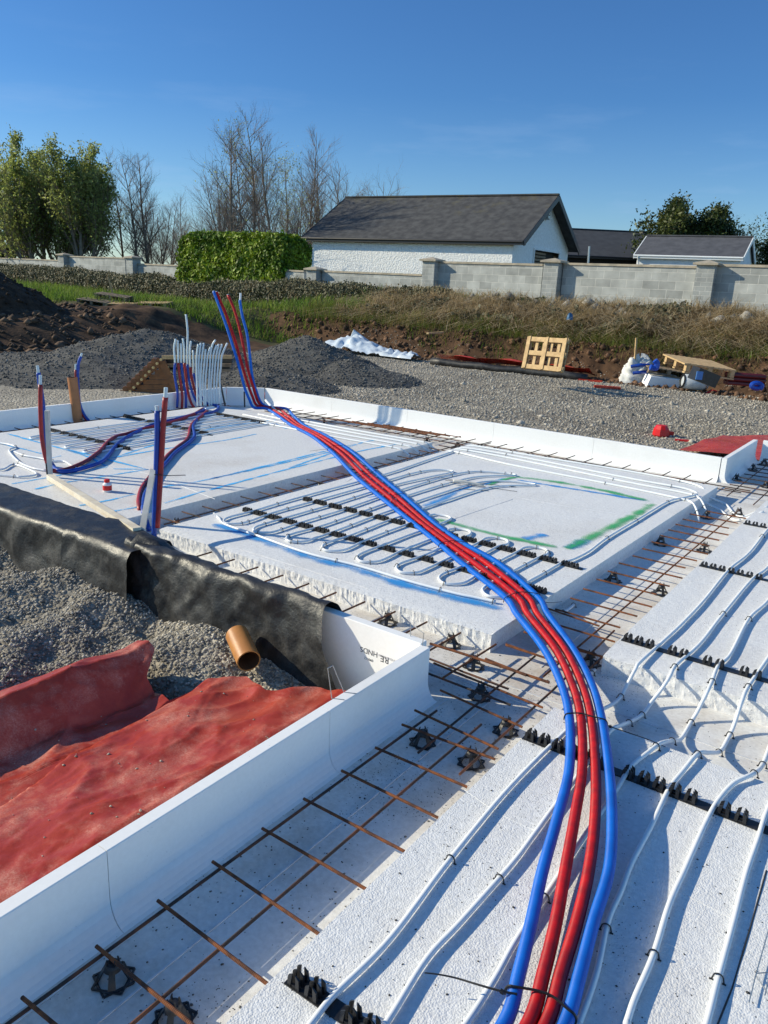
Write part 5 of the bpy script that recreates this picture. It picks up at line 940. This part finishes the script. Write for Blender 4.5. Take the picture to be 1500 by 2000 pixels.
# trees
def grow(b, p, d, L_, r, lv, P_, tips, maxlv):
    n = 4 if lv < 2 else 3; pts = [p]; q_ = p.copy(); dd = d.copy()
    for k in range(n):
        dd = (dd+Vector((rng.normal()*P_['wob'], rng.normal()*P_['wob'], P_['up']*(.5 if lv else .15)+rng.normal()*P_['wob']*.5))).normalized(); q_ = q_+dd*(L_/n); pts.append(q_.copy())
    b.tube(pts, r, 6 if lv == 0 else (4 if lv == 1 else 3), cap=False, r2=r*(.35 if lv < maxlv else .3))
    if lv >= P_['leaf']: tips += [(pts[k]+(pts[k+1]-pts[k])*rng.random()) for k in range(n) for _ in range(2)]
    if lv == maxlv: return
    nb = P_['nb'][lv]
    for k in range(nb):
        t_ = P_['t0'][lv]+(1-P_['t0'][lv])*(k+rng.random())/nb; i = min(int(t_*n), n-1); s_ = pts[i].lerp(pts[i+1], t_*n-i); base = (pts[i+1]-pts[i]).normalized(); a = rng.random()*6.283
        o_ = base.orthogonal().normalized(); o2 = base.cross(o_); side = o_*math.cos(a)+o2*math.sin(a); an = P_['ang'][lv]*(.8+.4*rng.random()); nd = (base*math.cos(an)+side*math.sin(an)).normalized()
        grow(b, s_, nd, L_*P_['len'][lv]*(1.15-.6*t_ if lv == 0 else 1)*(.7+.5*rng.random()), r*P_['rr'][lv]*(1-.45*t_), lv+1, P_, tips, maxlv)
BARE = dict(wob=.08, up=.14, nb=[24, 9, 6], t0=[.14, .12, .15], ang=[.72, .6, .6], len=[.36, .46, .55], rr=[.42, .46, .6], leaf=2)
SPREAD = dict(wob=.10, up=.08, nb=[9, 7, 6], t0=[.2, .15, .15], ang=[.75, .7, .7], len=[.55, .5, .5], rr=[.5, .45, .5], leaf=2)
WIL = dict(wob=.06, up=.12, nb=[13, 8, 6], t0=[.12, .12, .15], ang=[.5, .42, .4], len=[.42, .5, .55], rr=[.42, .45, .55], leaf=2)
def tree(label, px, pyt, D, kind='bare', r=.11, stems=1, spread=0, leaf=None, nl=0, lsz=.12, zb=.9, P_=None, lean=(0, 0), jit=.3, cat='tree', group='trees beyond the wall', name='bare_tree'):
    base = far(px, 520, D); base.z = zb; top = far(px, pyt, D).z; Ht = top-zb; t = thing(name, label, cat, base, group); tb = MB(); cb = MB(); tips = []
    for s_ in range(stems):
        a = rng.random()*6.283; d = Vector((math.cos(a)*spread*rng.random()+lean[0], math.sin(a)*spread*rng.random()+lean[1], 1)).normalized(); h = Ht*(1 if s_ == 0 else .7+.3*rng.random()); p = base+Vector((math.cos(a), math.sin(a), 0))*(.15*stems**.5*(stems > 1)); PP = P_ or BARE
        pts = [p]; q_ = p.copy(); dd = d.copy(); n = 6
        for k in range(n): dd = (dd+Vector((rng.normal()*.05, rng.normal()*.05, .05))).normalized(); q_ = q_+dd*(h/n); pts.append(q_.copy())
        tb.tube(pts, r*(.8+.4*rng.random()), 7, r2=.012)
        nb = PP['nb'][0]
        for k in range(nb):
            t_ = PP['t0'][0]+(.97-PP['t0'][0])*(k+rng.random())/nb; i = min(int(t_*n), n-1); s2 = pts[i].lerp(pts[i+1], t_*n-i); a = rng.random()*6.283; an = PP['ang'][0]*(.75+.5*rng.random()); bd = (pts[i+1]-pts[i]).normalized(); side = Vector((math.cos(a), math.sin(a), 0))
            grow(cb, s2, (bd*math.cos(an)+side*math.sin(an)).normalized(), h*PP['len'][0]*(1.15-.85*t_)*(.7+.5*rng.random()), r*PP['rr'][0]*(1.05-.8*t_), 1, PP, tips, 3)
    build('trunk', tb, M['bark'], t, smooth=True); build('crown', cb, M['twig'], t)
    if leaf and tips:
        C = np.array([tuple(x) for x in tips]); i = rng.integers(0, len(C), nl); C = C[i]+rng.normal(size=(nl, 3))*jit; leaves('foliage', C, lsz, M[leaf], t, kind='stuff', asp=2.2)
    return t
tree('thin grey-green leafing willow at the far left edge', 38, 305, 48, r=.10, stems=6, spread=.40, leaf='willow', nl=9000, lsz=.065, P_=WIL, jit=.10, name='willow_tree')
tree('broad leafing willow, tallest and densest green crown on the left', 90, 280, 46, r=.13, stems=9, spread=.95, leaf='willow', nl=27000, lsz=.07, P_=WIL, jit=.12, name='willow_tree')
tree('leafing willow to the right of the broad one, left of the bare trees', 172, 300, 45, r=.11, stems=7, spread=.26, leaf='willow', nl=20000, lsz=.07, P_=WIL, jit=.12, name='willow_tree')
tree('low leafing willow filling the gap below the two larger ones', 132, 345, 47, r=.10, stems=7, spread=.9, leaf='willow', nl=20000, lsz=.07, P_=WIL, jit=.12, name='willow_tree')
for px, pyt, D, r, st, sp, lb in ((243, 300, 50, .07, 1, 0, 'thin bare tree close against the willows'), (268, 306, 47, .10, 1, .05, 'bare tree with twin upright stems right of the willows'), (290, 308, 48, .12, 1, .05, 'bare tree standing tallest in the gap left of the laurel hedge'), (325, 392, 52, .06, 3, .2, 'small bare scrub tree in the middle of the low gap'),
        (352, 385, 54, .05, 2, .15, 'slender bare sapling just left of the laurel hedge'), (380, 418, 55, .05, 3, .3, 'lowest bare scrub tree behind the left of the laurel hedge'), (305, 400, 50, .06, 3, .25, 'short bare thicket tree by the third pillar'),
        (455, 248, 46, .13, 1, .03, 'tall bare tree, first of the big group over the laurel hedge'), (478, 262, 48, .09, 1, .05, 'bare tree just right of the first tall one'), (498, 228, 47, .12, 1, .02, 'tallest bare tree of all, over the middle of the laurel hedge'), (535, 268, 46, .10, 1, .03, 'bare tree second from the tallest to the right'),
        (562, 312, 54, .08, 1, .05, 'bare tree with faint green buds above the right end of the laurel hedge'), (600, 258, 57, .12, 1, .03, 'tall bare tree with pointed top left of the slate roof'), (612, 366, 56, .16, 1, .02, 'thick broken bare trunk beside the roof gable'), (580, 345, 55, .08, 2, .15, 'low bushy bare tree between the hedge and the roof'),
        (425, 330, 49, .07, 2, .12, 'bare tree at the left end over the laurel hedge'), (515, 300, 50, .08, 1, .06, 'slender bare tree behind the tallest one'), (548, 330, 54, .07, 2, .2, 'bushy bare tree filling behind the middle of the group'), (625, 300, 57, .09, 1, .06, 'bare tree rising just left of the slate roof end'), (440, 390, 53, .06, 3, .4, 'low bare thicket behind the left part of the laurel hedge'),
        (645, 325, 58, .09, 2, .2, 'spreading bare tree just over the left end of the slate roof')):
    tree(lb, px, pyt, D, r=r, stems=st, spread=sp, leaf='willow' if 'buds' in lb or px == 478 else None, nl=1500, lsz=.05, P_=BARE)
tree('leaning bare tree whose long branch reaches left over the laurel hedge', 452, 315, 45.5, r=.07, lean=(-.42, .1), P_=BARE)
for px, pyt, lb in ((690, 318, 'bare crown showing above the left of the slate roof ridge'), (725, 352, 'second bare crown above the slate roof ridge'), (768, 362, 'last low bare crown above the slate roof ridge')): tree(lb, px, pyt, 60, r=.10, stems=2, spread=.3, P_=SPREAD)
tree('round ivy-clad evergreen tree behind the two outbuilding roofs at the right', 1340, 415, 60, r=.2, stems=5, spread=.55, leaf='thicket', nl=34000, lsz=.12, P_=SPREAD, jit=.28, name='ivy_tree')
tree('bare spreading tree on the right side of the round ivy-clad tree', 1395, 425, 60, r=.14, stems=3, spread=.6, P_=SPREAD)
tree('bare tree with olive foliage at the right picture edge behind the white gable', 1482, 445, 64, r=.10, stems=3, spread=.4, leaf='thicket', nl=3000, lsz=.08, P_=SPREAD)
tree('dark evergreen bush at the right picture edge', 1535, 480, 60, r=.1, stems=4, spread=.6, leaf='thicket', nl=16000, lsz=.10, P_=SPREAD, jit=.25, name='ivy_tree')
tree('low dark scrub behind the left end of the block wall', 0, 480, 60, r=.06, stems=5, spread=.8, leaf='thicket', nl=2000, lsz=.2, P_=SPREAD, name='scrub')
# rough growth on the bank
def pts(n, x0, x1, s0, s1, cond=None):
    x = rng.uniform(x0, x1, n); s = rng.uniform(s0, s1, n); y = ywall(x)-s; k = np.ones(n, bool)
    if cond is not None: k = cond(x, s)
    x, y = x[k], y[k]; return np.stack([x, y, terr(x, y)-.02], -1)
patch = lambda x, s, sd, th: fbm(x*.8, s*1.1, sd, 4) > th
blades('dead_grass', pts(46000, -15.2, 3.5, .1, 4.1, lambda x, s: (patch(x, s, 91, -.30)) & (fbm(x*3, s*3, 92, 3) > -.25) & (s < 3.6+.4*fbm(x*2, s*0, 5)-.25)), .40, .010, M['dry'], lean=np.array([[.25, -.9, 0]]), curve=1.5, kind='stuff', label='matted dead tan grass hanging over the bank below the high wall', category='dead grass')
blades('bank_grass', pts(17000, -16, 3.5, .1, 4.35, lambda x, s: patch(x, s, 95, .12) | ((s > 3.0) & patch(x, s, 96, -.1))), .30, .007, M['grass'], lean=np.array([[0, -.5, 0]]), curve=.9, kind='stuff', label='fresh green grass tufts among the dead grass on the bank', category='grass')
blades('rough_grass', pts(9000, -16.5, 3.5, 2.6, 4.25), .34, .007, M['olive'], lean=np.array([[0, -.7, 0]]), curve=1.0, kind='stuff', label='olive rough grass along the lip of the cut bank', category='grass')
blades('field_grass', pts(60000, -46, -15.0, 1.8, 13.5, lambda x, s: (s < np.where(x < -25, 11.3, 11.3-(x+25)*.66)+1.2*fbm(x*.4, s*.4, 17)) & patch(x, s, 98, -.6)), .26, .014, M['grass'], curve=.6, seg=2, kind='stuff', label='lush green grass between the dug soil and the ivy bank', category='grass')
blades('field_dry_grass', pts(7000, -46, -15.0, 1.7, 13, lambda x, s: (s < np.where(x < -25, 11.3, 11.3-(x+25)*.66)) & patch(x, s, 99, .18)), .36, .012, M['olive'], curve=.7, seg=2, kind='stuff', label='yellowing tufts in the green grass at the left', category='grass')
P = pts(30000, -14.6, 3.2, .3, 3.4, lambda x, s: fbm(x*.7, s*.9, 141, 4) > .16); P[:, 2] += rng.random(len(P))*.30
leaves('bank_ivy', P, .06, M['ivy'], nrm=np.array([[0, -.7, .6]]), kind='stuff', label='dark ivy patches spreading through the dead grass on the bank', category='ivy')
n = 2600; x = rng.uniform(-16.5, 2.5, n); s = rng.uniform(4.0, 5.0, n); y = ywall(x)-s; blobs('soil_clods', np.stack([x, y, terr(x, y)+.01], -1), .02+.08*rng.random(n)**3, mat('clay_clod', (.16, .085, .045), (.07, .04, .025), 3, .95, .6, 40, island=.4), kind='stuff', label='brown soil clods and stones on the cut face of the bank', category='soil')
n = 9000; x = rng.uniform(-32, -15, n); y = rng.uniform(6, 19, n); k = (ywall(x)-y > 9) ; x, y = x[k], y[k]; blobs('dug_soil', np.stack([x, y, terr(x, y)+.01], -1), .02+.12*rng.random(len(x))**4, M['loam2'] if 'loam2' in M else mat('dark_clod', (.055, .033, .02), (.13, .08, .05), 2, .95, .6, 40, island=.5), kind='stuff', label='rough clods of dug brown topsoil left of the gravel heaps', category='soil')
n = 70; i_ = 0; x = rng.uniform(-12, 1, n); s = rng.uniform(.5, 2.2, n); y = ywall(x)-s; blobs('rubble', np.stack([x, y, terr(x, y)+.15], -1), .06+.14*rng.random(n), mat('rubble_stone', (.30, .28, .25), (.17, .16, .14), 4, .9, .6, 20, island=.3), kind='stuff', label='old grey wall stones showing through the dead grass', category='stone')
# ================================================================ SITE ITEMS
def G(px, py, z=None):
    p = at(px, py, -.1)
    for _ in range(3): p = at(px, py, float(terr(p.x, p.y)) if z is None else z)
    return p
def frame_at(p, yaw=0): 
    r = RH.copy(); f = FH.copy(); c, s = math.cos(yaw), math.sin(yaw); return r*c+f*s, f*c-r*s
# leaning pallet (faces the viewer)
def pallet(label, o, U, W, Nn, w_=1.0, h_=.8, m_=None, slats=6, tilt_label=None):
    """o corner, U across, W up the face, Nn outward"""
    t = thing('pallet', label, 'pallet', o, 'timber pallets lying about the site'); m_ = m_ or M['wood']
    for k in range(3): b = MB(); p = o+U*(w_*(.06+.44*k)); b.beam(p+Nn*.062, p+W*h_+Nn*.062, .095, .018, up=Nn); build('face_board', b, m_, t)
    for k in range(3): b = MB(); p = o+W*(h_*(.07+.43*k)); b.beam(p+Nn*.030, p+U*w_+Nn*.030, .022 if 0 else .09, .045, up=Nn); build('bearer', b, m_, t)
    for k in range(slats): b = MB(); p = o+U*(w_*(.05+.9*k/(slats-1))); b.beam(p-Nn*.004, p+W*h_-Nn*.004, .075, .018, up=Nn); build('back_board', b, m_, t)
    return t
o = G(1022, 720); U = (G(1108, 729)-o).normalized(); top = on(1034, 659, o+FH*.28); W_ = (top-o).normalized(); N_ = U.cross(W_).normalized(); N_ = N_ if N_.dot(FH) < 0 else -N_
pallet('pale new timber pallet leaning upright against the cut bank behind the red roll', o, U, W_, N_, w_=(G(1108, 729)-o).length*.93, h_=(top-o).length)
# membrane roll: red sheet with black tube in front
a = G(842, 712); c = G(1146, 744); d = (c-a).normalized(); n_ = Vector((-d.y, d.x, 0)); t = thing('sheet_roll', 'long black roll with red sheet folded out behind it on the gravel below the bank', 'sheet roll', a)
b = MB(); P = [a+d*((c-a).length*k/14)+Vector((0, 0, .07+.012*math.sin(k*1.7)))+n_*.02*math.sin(k*.9) for k in range(15)]; b.tube(P, .085, 12); build('black_roll', b, M['membrane'], t, smooth=True)
X = np.zeros((30, 16)); Y = X*0; Z = X*0
for i in range(30):
    for k in range(16):
        p = a+d*((c-a).length*(.03+.97*i/29))+n_*(.02+.62*k/15); X[i, k] = p.x; Y[i, k] = p.y; Z[i, k] = float(terr(p.x, p.y))+.10+.16*math.exp(-(k/6)**2)+.12*math.exp(-((k-7)/3)**2)*abs(math.sin(i*.33))
b = MB(); b.grid(X, Y, Z+.03*fbm(X*3, Y*3, 3)); build('red_sheet', b, M['dpmf'], t, smooth=True)
def stick(label, p, q_, w_, h_, m_, cat, name='board'): b = MB(); b.beam(p, q_, w_, h_); return build(name, b, m_, label=label, category=cat)
stick('dark red strip of sheet on the gravel right of the black roll', G(1160, 757)+Vector((0, 0, .03)), G(1212, 761)+Vector((0, 0, .03)), .12, .04, M['dpmf'], 'plastic scrap', 'sheet_scrap')
stick('small dark red scrap at the right end of the black roll', G(1130, 743)+Vector((0, 0, .02)), G(1176, 747)+Vector((0, 0, .02)), .14, .03, M['dpmf'], 'plastic scrap', 'sheet_scrap')
stick('thin orange-red strip on the gravel behind the long sunlit upstand', G(1318, 860)+Vector((0, 0, .01)), G(1350, 863)+Vector((0, 0, .01)), .05, .02, M['redpl'], 'plastic scrap', 'sheet_scrap')
# red plastic cap-shaped tub
p = G(1290, 852); t = thing('red_tub', 'bright red crumpled plastic tub on the gravel behind the long upstand', 'tub', p); b = MB(); ax, fx = frame_at(p, .4)
b.lathe(p, [(.09, .0), (.11, .02), (.10, .10), (.07, .15), (.03, .155)], 9); build('body', b, M['redpl'], t); b = MB(); b.beam(p+ax*.06+Vector((0, 0, .05)), p+ax*.17+Vector((0, 0, .04)), .12, .05); build('flap', b, M['redpl'], t)
# white sheet and foam offcut on the bank foot
M['film'] = mat('white_film', (.62, .68, .74), (.50, .58, .68), 6, .35, .4, 12, detail=6)
a = G(640, 685); c = G(812, 706); X = np.zeros((50, 30)); Y = X*0; Z = X*0; d = (c-a); Ln = d.length; d.normalize(); n_ = Vector((-d.y, d.x, 0))
for i in range(50):
    for k in range(30):
        u = i/49; v = k/29; p = a+d*(Ln*u)+n_*((v-.35)*1.3*(1-.55*u)); X[i, k] = p.x; Y[i, k] = p.y; Z[i, k] = -.08+.34*math.exp(-((u-.28)/.26)**2)*math.exp(-((v-.5)/.33)**2)+.10*math.exp(-((v-.4)/.4)**2)
Z = Z*.85+(.22*abs(fbm(X*3.2, Y*3.2, 111, 5))+.05*fbm(X*9, Y*9, 112, 3))*(Z > -.04); b = MB(); b.grid(X, Y, Z); build('plastic_film', b, M['film'], smooth=True, label='crumpled white plastic film lying at the foot of the cut bank', category='plastic film')
q = G(695, 690); b = MB(); e1 = on(690, 645, q); e2_ = on(727, 672, q); e3 = on(722, 692, q); e4 = on(682, 665, q)
b.add([e1, e2_, e3, e4]+[e+FH*.12+Vector((0, 0, .02)) for e in (e1, e2_, e3, e4)], [(0, 1, 2, 3), (7, 6, 5, 4), (0, 4, 5, 1), (1, 5, 6, 2), (2, 6, 7, 3), (3, 7, 4, 0)]); build('foam_offcut', b, M['up'], label='white foam board offcut standing tilted in the plastic film', category='foam board')
stick('pale timber length lying in the grass of the bank', G(835, 651, .62), G(866, 649, .62), .06, .04, M['wood'], 'timber')
# bulk bag heap
M['bag'] = mat('woven_bag', (.66, .66, .64), (.54, .54, .53), 5, .7, .5, 14)
def blobmesh(name, label, cat, c, rad, m_, ht, seedv, lumps=.25, n=(40, 22), flat=1.0, parent=None, rot=0):
    U_, V_ = np.meshgrid(np.linspace(0, 2*math.pi, n[0]), np.linspace(0.02, math.pi/2, n[1])); r = 1+lumps*fbm(np.cos(U_)*1.8+V_*1.7+5, np.sin(U_)*1.8+V_*2.3, seedv, 5); x = rad[0]*np.cos(U_)*np.sin(V_)**.7*r; y = rad[1]*np.sin(U_)*np.sin(V_)**.7*r; z = ht*np.cos(V_)**flat*r
    X_ = c.x+x*RH.x+y*FH.x; Y_ = c.y+x*RH.y+y*FH.y; b = MB(); b.grid(X_, Y_, c.z-.03+z); return build(name, b, m_, parent, smooth=True, **({} if parent else dict(label=label, category=cat)))
blobmesh('builders_bag', 'slumped white woven bulk bag, leftmost in the pile of site waste', 'bag', G(1242, 747), (.42, .3), M['bag'], .55, 121, .45)
blobmesh('builders_bag', 'grey-white crumpled bag behind the lower pallet in the pile of site waste', 'bag', G(1316, 742, -.05), (.55, .35), M['bag'], .62, 131, .35)
q = G(1237, 748); stick('thin timber stake standing up through the slumped white bag', q, on(1243, 660, q+FH*.1), .035, .03, M['wood'], 'stake', 'stake')
for (x0, y0, x1, y1, s_) in ((1236, 729, 1268, 727, 0), (1232, 716, 1268, 713, 1)):
    q = G(1250, 748)-FH*.25; b = MB(); b.tube(cr([on(x0, y0, q), on((x0+x1)/2, (y0+y1)/2-1, q-FH*.05), on(x1, y1, q)], 5), .035, 8); build('blue_hose', b, M['bluef'], label='%s short blue hose piece lying across the white bags' % ('lower', 'upper')[s_], category='hose')
q = G(1280, 735)+Vector((0, 0, .1)); b = MB(); b.tube(cr([on(1270, 717, q), on(1281, 719, q), on(1283, 710, q), on(1279, 704, q)], 5), .035, 8); build('blue_hose', b, M['bluef'], label='curled blue hose end on top of the white bags', category='hose')
q = G(1300, 757); b = MB(); e = [on(1262, 757, q), on(1272, 735, q), on(1330, 742, q), on(1330, 763, q)]; b.add(e+[p+FH*.35+Vector((0, 0, .06)) for p in e], [(0, 1, 2, 3), (7, 6, 5, 4), (0, 4, 5, 1), (1, 5, 6, 2), (2, 6, 7, 3), (3, 7, 4, 0)]); build('foam_offcut', b, M['up'], label='white foam offcut lying under the lower pallet in the waste pile', category='foam board')
def flat_pallet(label, px0, py0, px1, py1, dz, m_, q, dep=.9, hgt=.13):
    """flat pallet seen from its long side; a-c is its near bottom edge"""
    a = on(px0, py0, q); c = on(px1, py1, q); U_ = (c-a); L_ = U_.length; U_.normalize(); Dp = (FH+Vector((0, 0, .05))).normalized(); Up = Vector((0, 0, 1)); t = thing('pallet', label, 'pallet', a, 'timber pallets lying about the site')
    for r_ in range(3):
        p = a+Dp*(dep*(.03+.45*r_))
        b = MB(); b.beam(p, p+U_*L_, .09, .02); build('bottom_board', b, m_, t)
        for k in range(3): b = MB(); s2 = p+U_*(L_*(.02+.45*k)); b.beam(s2+Up*.06, s2+U_*(L_*.08)+Up*.06, .09, .085); build('block', b, m_, t)
    for k in range(9): b = MB(); p = a+U_*(L_*(.04+.92*k/8))+Up*.115; b.beam(p-Dp*.02, p+Dp*dep, .085, .02); build('deck_board', b, m_, t)
    return t
q = G(1290, 757); flat_pallet('weathered grey pallet tilted over the foam and bags in the waste pile', 1265, 727, 1345, 741, 0, M['woodold'], q+FH*.1)
q = G(1390, 757)+FH*.5; flat_pallet('pale new pallet lying flat and tilted at the right of the waste pile', 1336, 727, 1432, 741, 0, M['wood'], q)
q = G(1440, 760)+FH*.2; b = MB(); a = on(1420, 752, q); c = on(1492, 757, q); b.beam(a+Vector((0, 0, .05)), c+Vector((0, 0, .05)), .5, .12)
M['redk'] = mat('shaded_red_sleeve', (.11, .008, .010), (.07, .006, .008), 9, .5)  # sleeve red darkened: the stack's shade is put into the colour
t = thing('sleeve_coil', 'shade-darkened red stack of sleeve lengths at the right end of the waste pile', 'pipe stack', a)
for k in range(9): b = MB(); b.tube([a+FH*(.06*(k % 3))+Vector((0, 0, .03+.055*(k//3))), c+FH*(.06*(k % 3))+Vector((0, 0, .03+.055*(k//3)))], .028, 7); build('sleeve_length', b, M['redk'], t)
b = MB(); q = G(1478, 768); P = [on(1478+10*math.cos(v), 752+6*math.sin(v)+v*.4, q) for v in np.linspace(.4, 7.2, 24)]; b.tube(P, .028, 7); build('blue_hose', b, M['bluef'], label='loose blue hose coil on the ground beside the car', category='hose')
# gas cylinder
q = G(1352, 765); a = on(1334, 744, q); c = on(1378, 750, q); d = (c-a).normalized(); t = thing('gas_cylinder', 'white gas cylinder lying on its side in front of the waste pile', 'gas cylinder', q); M['cyl'] = mat('cylinder_paint', (.52, .55, .58), (.42, .45, .48), 6, .4)
b = MB(); u = d.orthogonal().normalized(); v = d.cross(u); prof = [(.0, .0), (.09, .0), (.125, .03), (.125, .42), (.11, .48), (.05, .51), (.03, .53)]; L_ = (c-a).length; sc_ = L_/.5; rings = []
vs = []; fs = []
for i, (r, z) in enumerate(prof):
    for k in range(18): an = 6.28318*k/18; vs.append(a+d*(z*sc_)+u*(math.cos(an)*r*1.15)+v*(math.sin(an)*r*1.15))
fs = [(i*18+k, i*18+(k+1) % 18, (i+1)*18+(k+1) % 18, (i+1)*18+k) for i in range(len(prof)-1) for k in range(18)]; b.add(vs, fs); build('body', b, M['cyl'], t, smooth=True)
b = MB(); ring = [c+d*.03+u*(math.cos(k*.5236)*.085)+v*(math.sin(k*.5236)*.085) for k in range(13)]; b.tube(ring, .012, 6); build('collar', b, M['cyl'], t); b = MB(); b.tube([c-d*.02, c+d*.07], .022, 8); build('valve', b, M['black'], t)
b = MB(); ring = [a-d*.01+u*(math.cos(k*.5236)*.12)+v*(math.sin(k*.5236)*.12) for k in range(13)]; b.tube(ring, .018, 6); build('foot_ring', b, M['black'], t)
q = G(1370, 752)+FH*.1; b = MB(); a = on(1355, 728, q); c = on(1395, 744, q); b.beam(a, c, .25, .16); build('black_crate', b, M['black'], label='black box tilted behind the gas cylinder', category='box')
b = MB(); a = on(1360, 733, q-FH*.16); b.beam(a, on(1372, 734, q-FH*.16), .02, .10); build('blue_label_card', b, mat('blue_card', (.05, .16, .42), rough=.5), label='small blue and white printed card on the black box', category='card')
q = G(1380, 768); b = MB(); b.tube([on(x, y, q) for x, y in ((1358, 768), (1368, 770), (1380, 768), (1392, 762), (1400, 764))], .012, 5); build('red_cable', b, M['redpl'], label='thin red cable on the gravel in front of the gas cylinder', category='cable')
q = G(1408, 692, .35); stick('old round timber post stuck in the dead grass of the bank', q, on(1415, 637, q), .075, .07, M['woodold'], 'post', 'fence_post')
q = G(1113, 622, 1.1); blobmesh('blue_container', 'scrap of blue plastic in the dead grass under the first high pillar', 'plastic', q, (.07, .05), mat('faded_blue', (.03, .12, .25), rough=.6), .14, 141)
# rotten pallets in the green grass
for i, (px0, py0, px1, py1, m_, lb) in enumerate(((150, 592, 206, 600, 'woodold', 'rotten dark pallet at the left of the heap in the green grass'), (204, 601, 262, 604, 'wood', 'pale pallet with open gaps in the green grass'), (262, 601, 325, 601, 'wood', 'pale pallet at the right end of the grass heap, half rotten'), (184, 581, 246, 590, 'woodold', 'broken dark pallet on top at the back of the grass heap'))):
    q = far((px0+px1)/2, py0, 23.5+(i == 3)*.8); flat_pallet(lb, px0, py0, px1, py1, 0, M[m_], q, dep=.7)
q = far(120, 590, 24); stick('pale timber plank lying in the grass left of the rotten pallets', on(100, 588, q), on(142, 592, q), .14, .03, M['wood'], 'plank')
q = far(218, 575, 25); stick('thin pale stick leaning in the grass behind the rotten pallets', on(221, 576, q), on(211, 541, q), .04, .04, M['wood'], 'stick')
# brown timber stack with dowelled ends
q = at(290, 772, -.1); q = Vector((-10.05, 8.25, -.1)); t = thing('timber_stack', 'brown slatted timber A-frame with pale dowel ends, in front of the left gravel heap', 'timber frame', q)
def T3(px, py, dep=0): return on(px, py, q+FH*dep)
legL = [(238, 774), (314, 703)]; legR = [(345, 762), (316, 706)]
for dep, nm in ((0, 'front_leg'), (.75, 'rear_leg')):
    for lg in (legL, legR): b = MB(); b.beam(T3(*lg[0], dep), T3(*lg[1], dep), .05, .11); build(nm, b, M['woodbr'], t)
for k in range(9):                                            # sloping slats on the left side with round pale ends
    u = (k+.3)/9; a = T3(240+72*u, 770-70*u, -.04); e = T3(240+72*u+4, 770-70*u-3, .85); b = MB(); b.tube([a-RH*.05, a-RH*.05+(e-a)], .042, 8); o_ = build('slat', b, M['woodbr'], t); b = MB(); c = T3(251+68*u, 767-70*u, -.07); b.tube([c, c+FH*.05], .021, 9); build('dowel_end', b, M['woodend'], o_)
for (x0, x1, y) in ((262, 344, 766), (268, 352, 756), (280, 346, 746), (292, 338, 736), (303, 332, 727), (310, 326, 718)): b = MB(); b.beam(T3(x0, y, .02), T3(x1, y, .02), .03, .075); o_ = build('cross_board', b, M['woodbr'], t); b = MB(); c = T3(x1, y, -.02); b.tube([c, c+FH*.05], .024, 9); build('dowel_end', b, M['woodend'], o_)
for (x0, x1, y, hh, dep) in ((317, 453, 698, .055, .0), (322, 452, 714, .05, .1), (330, 450, 724, .04, .12)): b = MB(); b.beam(T3(x0, y, dep), T3(x1, y-1, dep), .05, hh); build('long_batten', b, M['wood'] if y < 700 else M['woodold'], t)
for (x0, x1, y, dep) in ((320, 453, 706, .16), (322, 449, 719, .2)): b = MB(); b.beam(T3(x0, y, dep), T3(x1, y, dep), .02, .09); build('dark_gap_strip', b, M['black'], t)  # black strips put in for the dark gaps between the long battens
b = MB(); a = at(442, 762, -.02); b.beam(at(430, 764, .05), at(560, 776, -.02), .25, .05); build('sheet_scrap', b, M['dpmf'], label='dark red sheet edge showing over the corner upstand by the tall sleeves', category='plastic scrap')
# car at the right edge
q = at(1500, 788, -.1); t = thing('parked_car', 'dark car at the right picture edge, only its bumper corner showing', 'car', q); M['carp'] = mat('car_paint', (.018, .022, .028), rough=.25); M['carg'] = mat('car_glass', (.02, .025, .03), rough=.08); M['rub'] = mat('tyre_rubber', (.02, .02, .02), rough=.8); M['rim'] = mat('wheel_rim', (.4, .4, .42), rough=.35, metal=.7)
o = on(1489, 785, q); cx_ = (RH*.93+FH*.37).normalized(); cy_ = Vector((cx_.y, -cx_.x, 0)); gz = o.z-.02
def CP(u, v, z): p = o+cx_*u+cy_*v; return (p.x, p.y, gz+z)
prof = [(.04, .22), (.0, .40), (.03, .62), (.12, .75), (1.0, .92), (1.65, 1.42), (2.1, 1.50), (3.2, 1.46), (3.95, 1.0), (4.2, .85), (4.25, .35), (4.15, .22)]
b = MB(); rows = []
for v, ins in ((0, .10), (.08, .02), (.4, 0), (1.3, 0), (1.62, .02), (1.7, .10)):
    rows.append([CP(u+(ins if u < 2 else -ins), v, z-(ins*.5 if z > .8 else 0)) for u, z in prof])
n = len(prof); vs = sum(rows, []); b.add(vs, [(i*n+k, i*n+(k+1) % n, (i+1)*n+(k+1) % n, (i+1)*n+k) for i in range(5) for k in range(n)]+[tuple(range(n)), tuple(5*n+k for k in range(n-1, -1, -1))]); build('body', b, M['carp'], t, smooth=False)
for u in (.85, 3.35):
    for v in (.02, 1.68):
        for nm, r, w_, m_ in (('tyre', .33, .22, 'rub'), ('rim', .2, .235, 'rim')): b = MB(); b.tube([CP(u, v-w_/2, .33), CP(u, v+w_/2, .33)], r, 22); build(nm, b, M[m_], t)
b = MB(); b.add([CP(1.15, -.004+.05, 1.0), CP(3.6, .046, 1.05), CP(3.15, .06, 1.38), CP(1.7, .06, 1.36)], [(0, 1, 2, 3)]); build('window', b, M['carg'], t); b = MB(); b.box(0, .01, 0, .01, 0, .01) ; 
b = MB(); b.add([CP(-.004, .18, .62), CP(-.004, .5, .62), CP(.03, .5, .72), CP(.03, .18, .72)], [(0, 1, 2, 3)]); build('headlight', b, M['whpl'], t)
# tidy
for o in sc.objects:
    if '_b' in o: del o['_b']
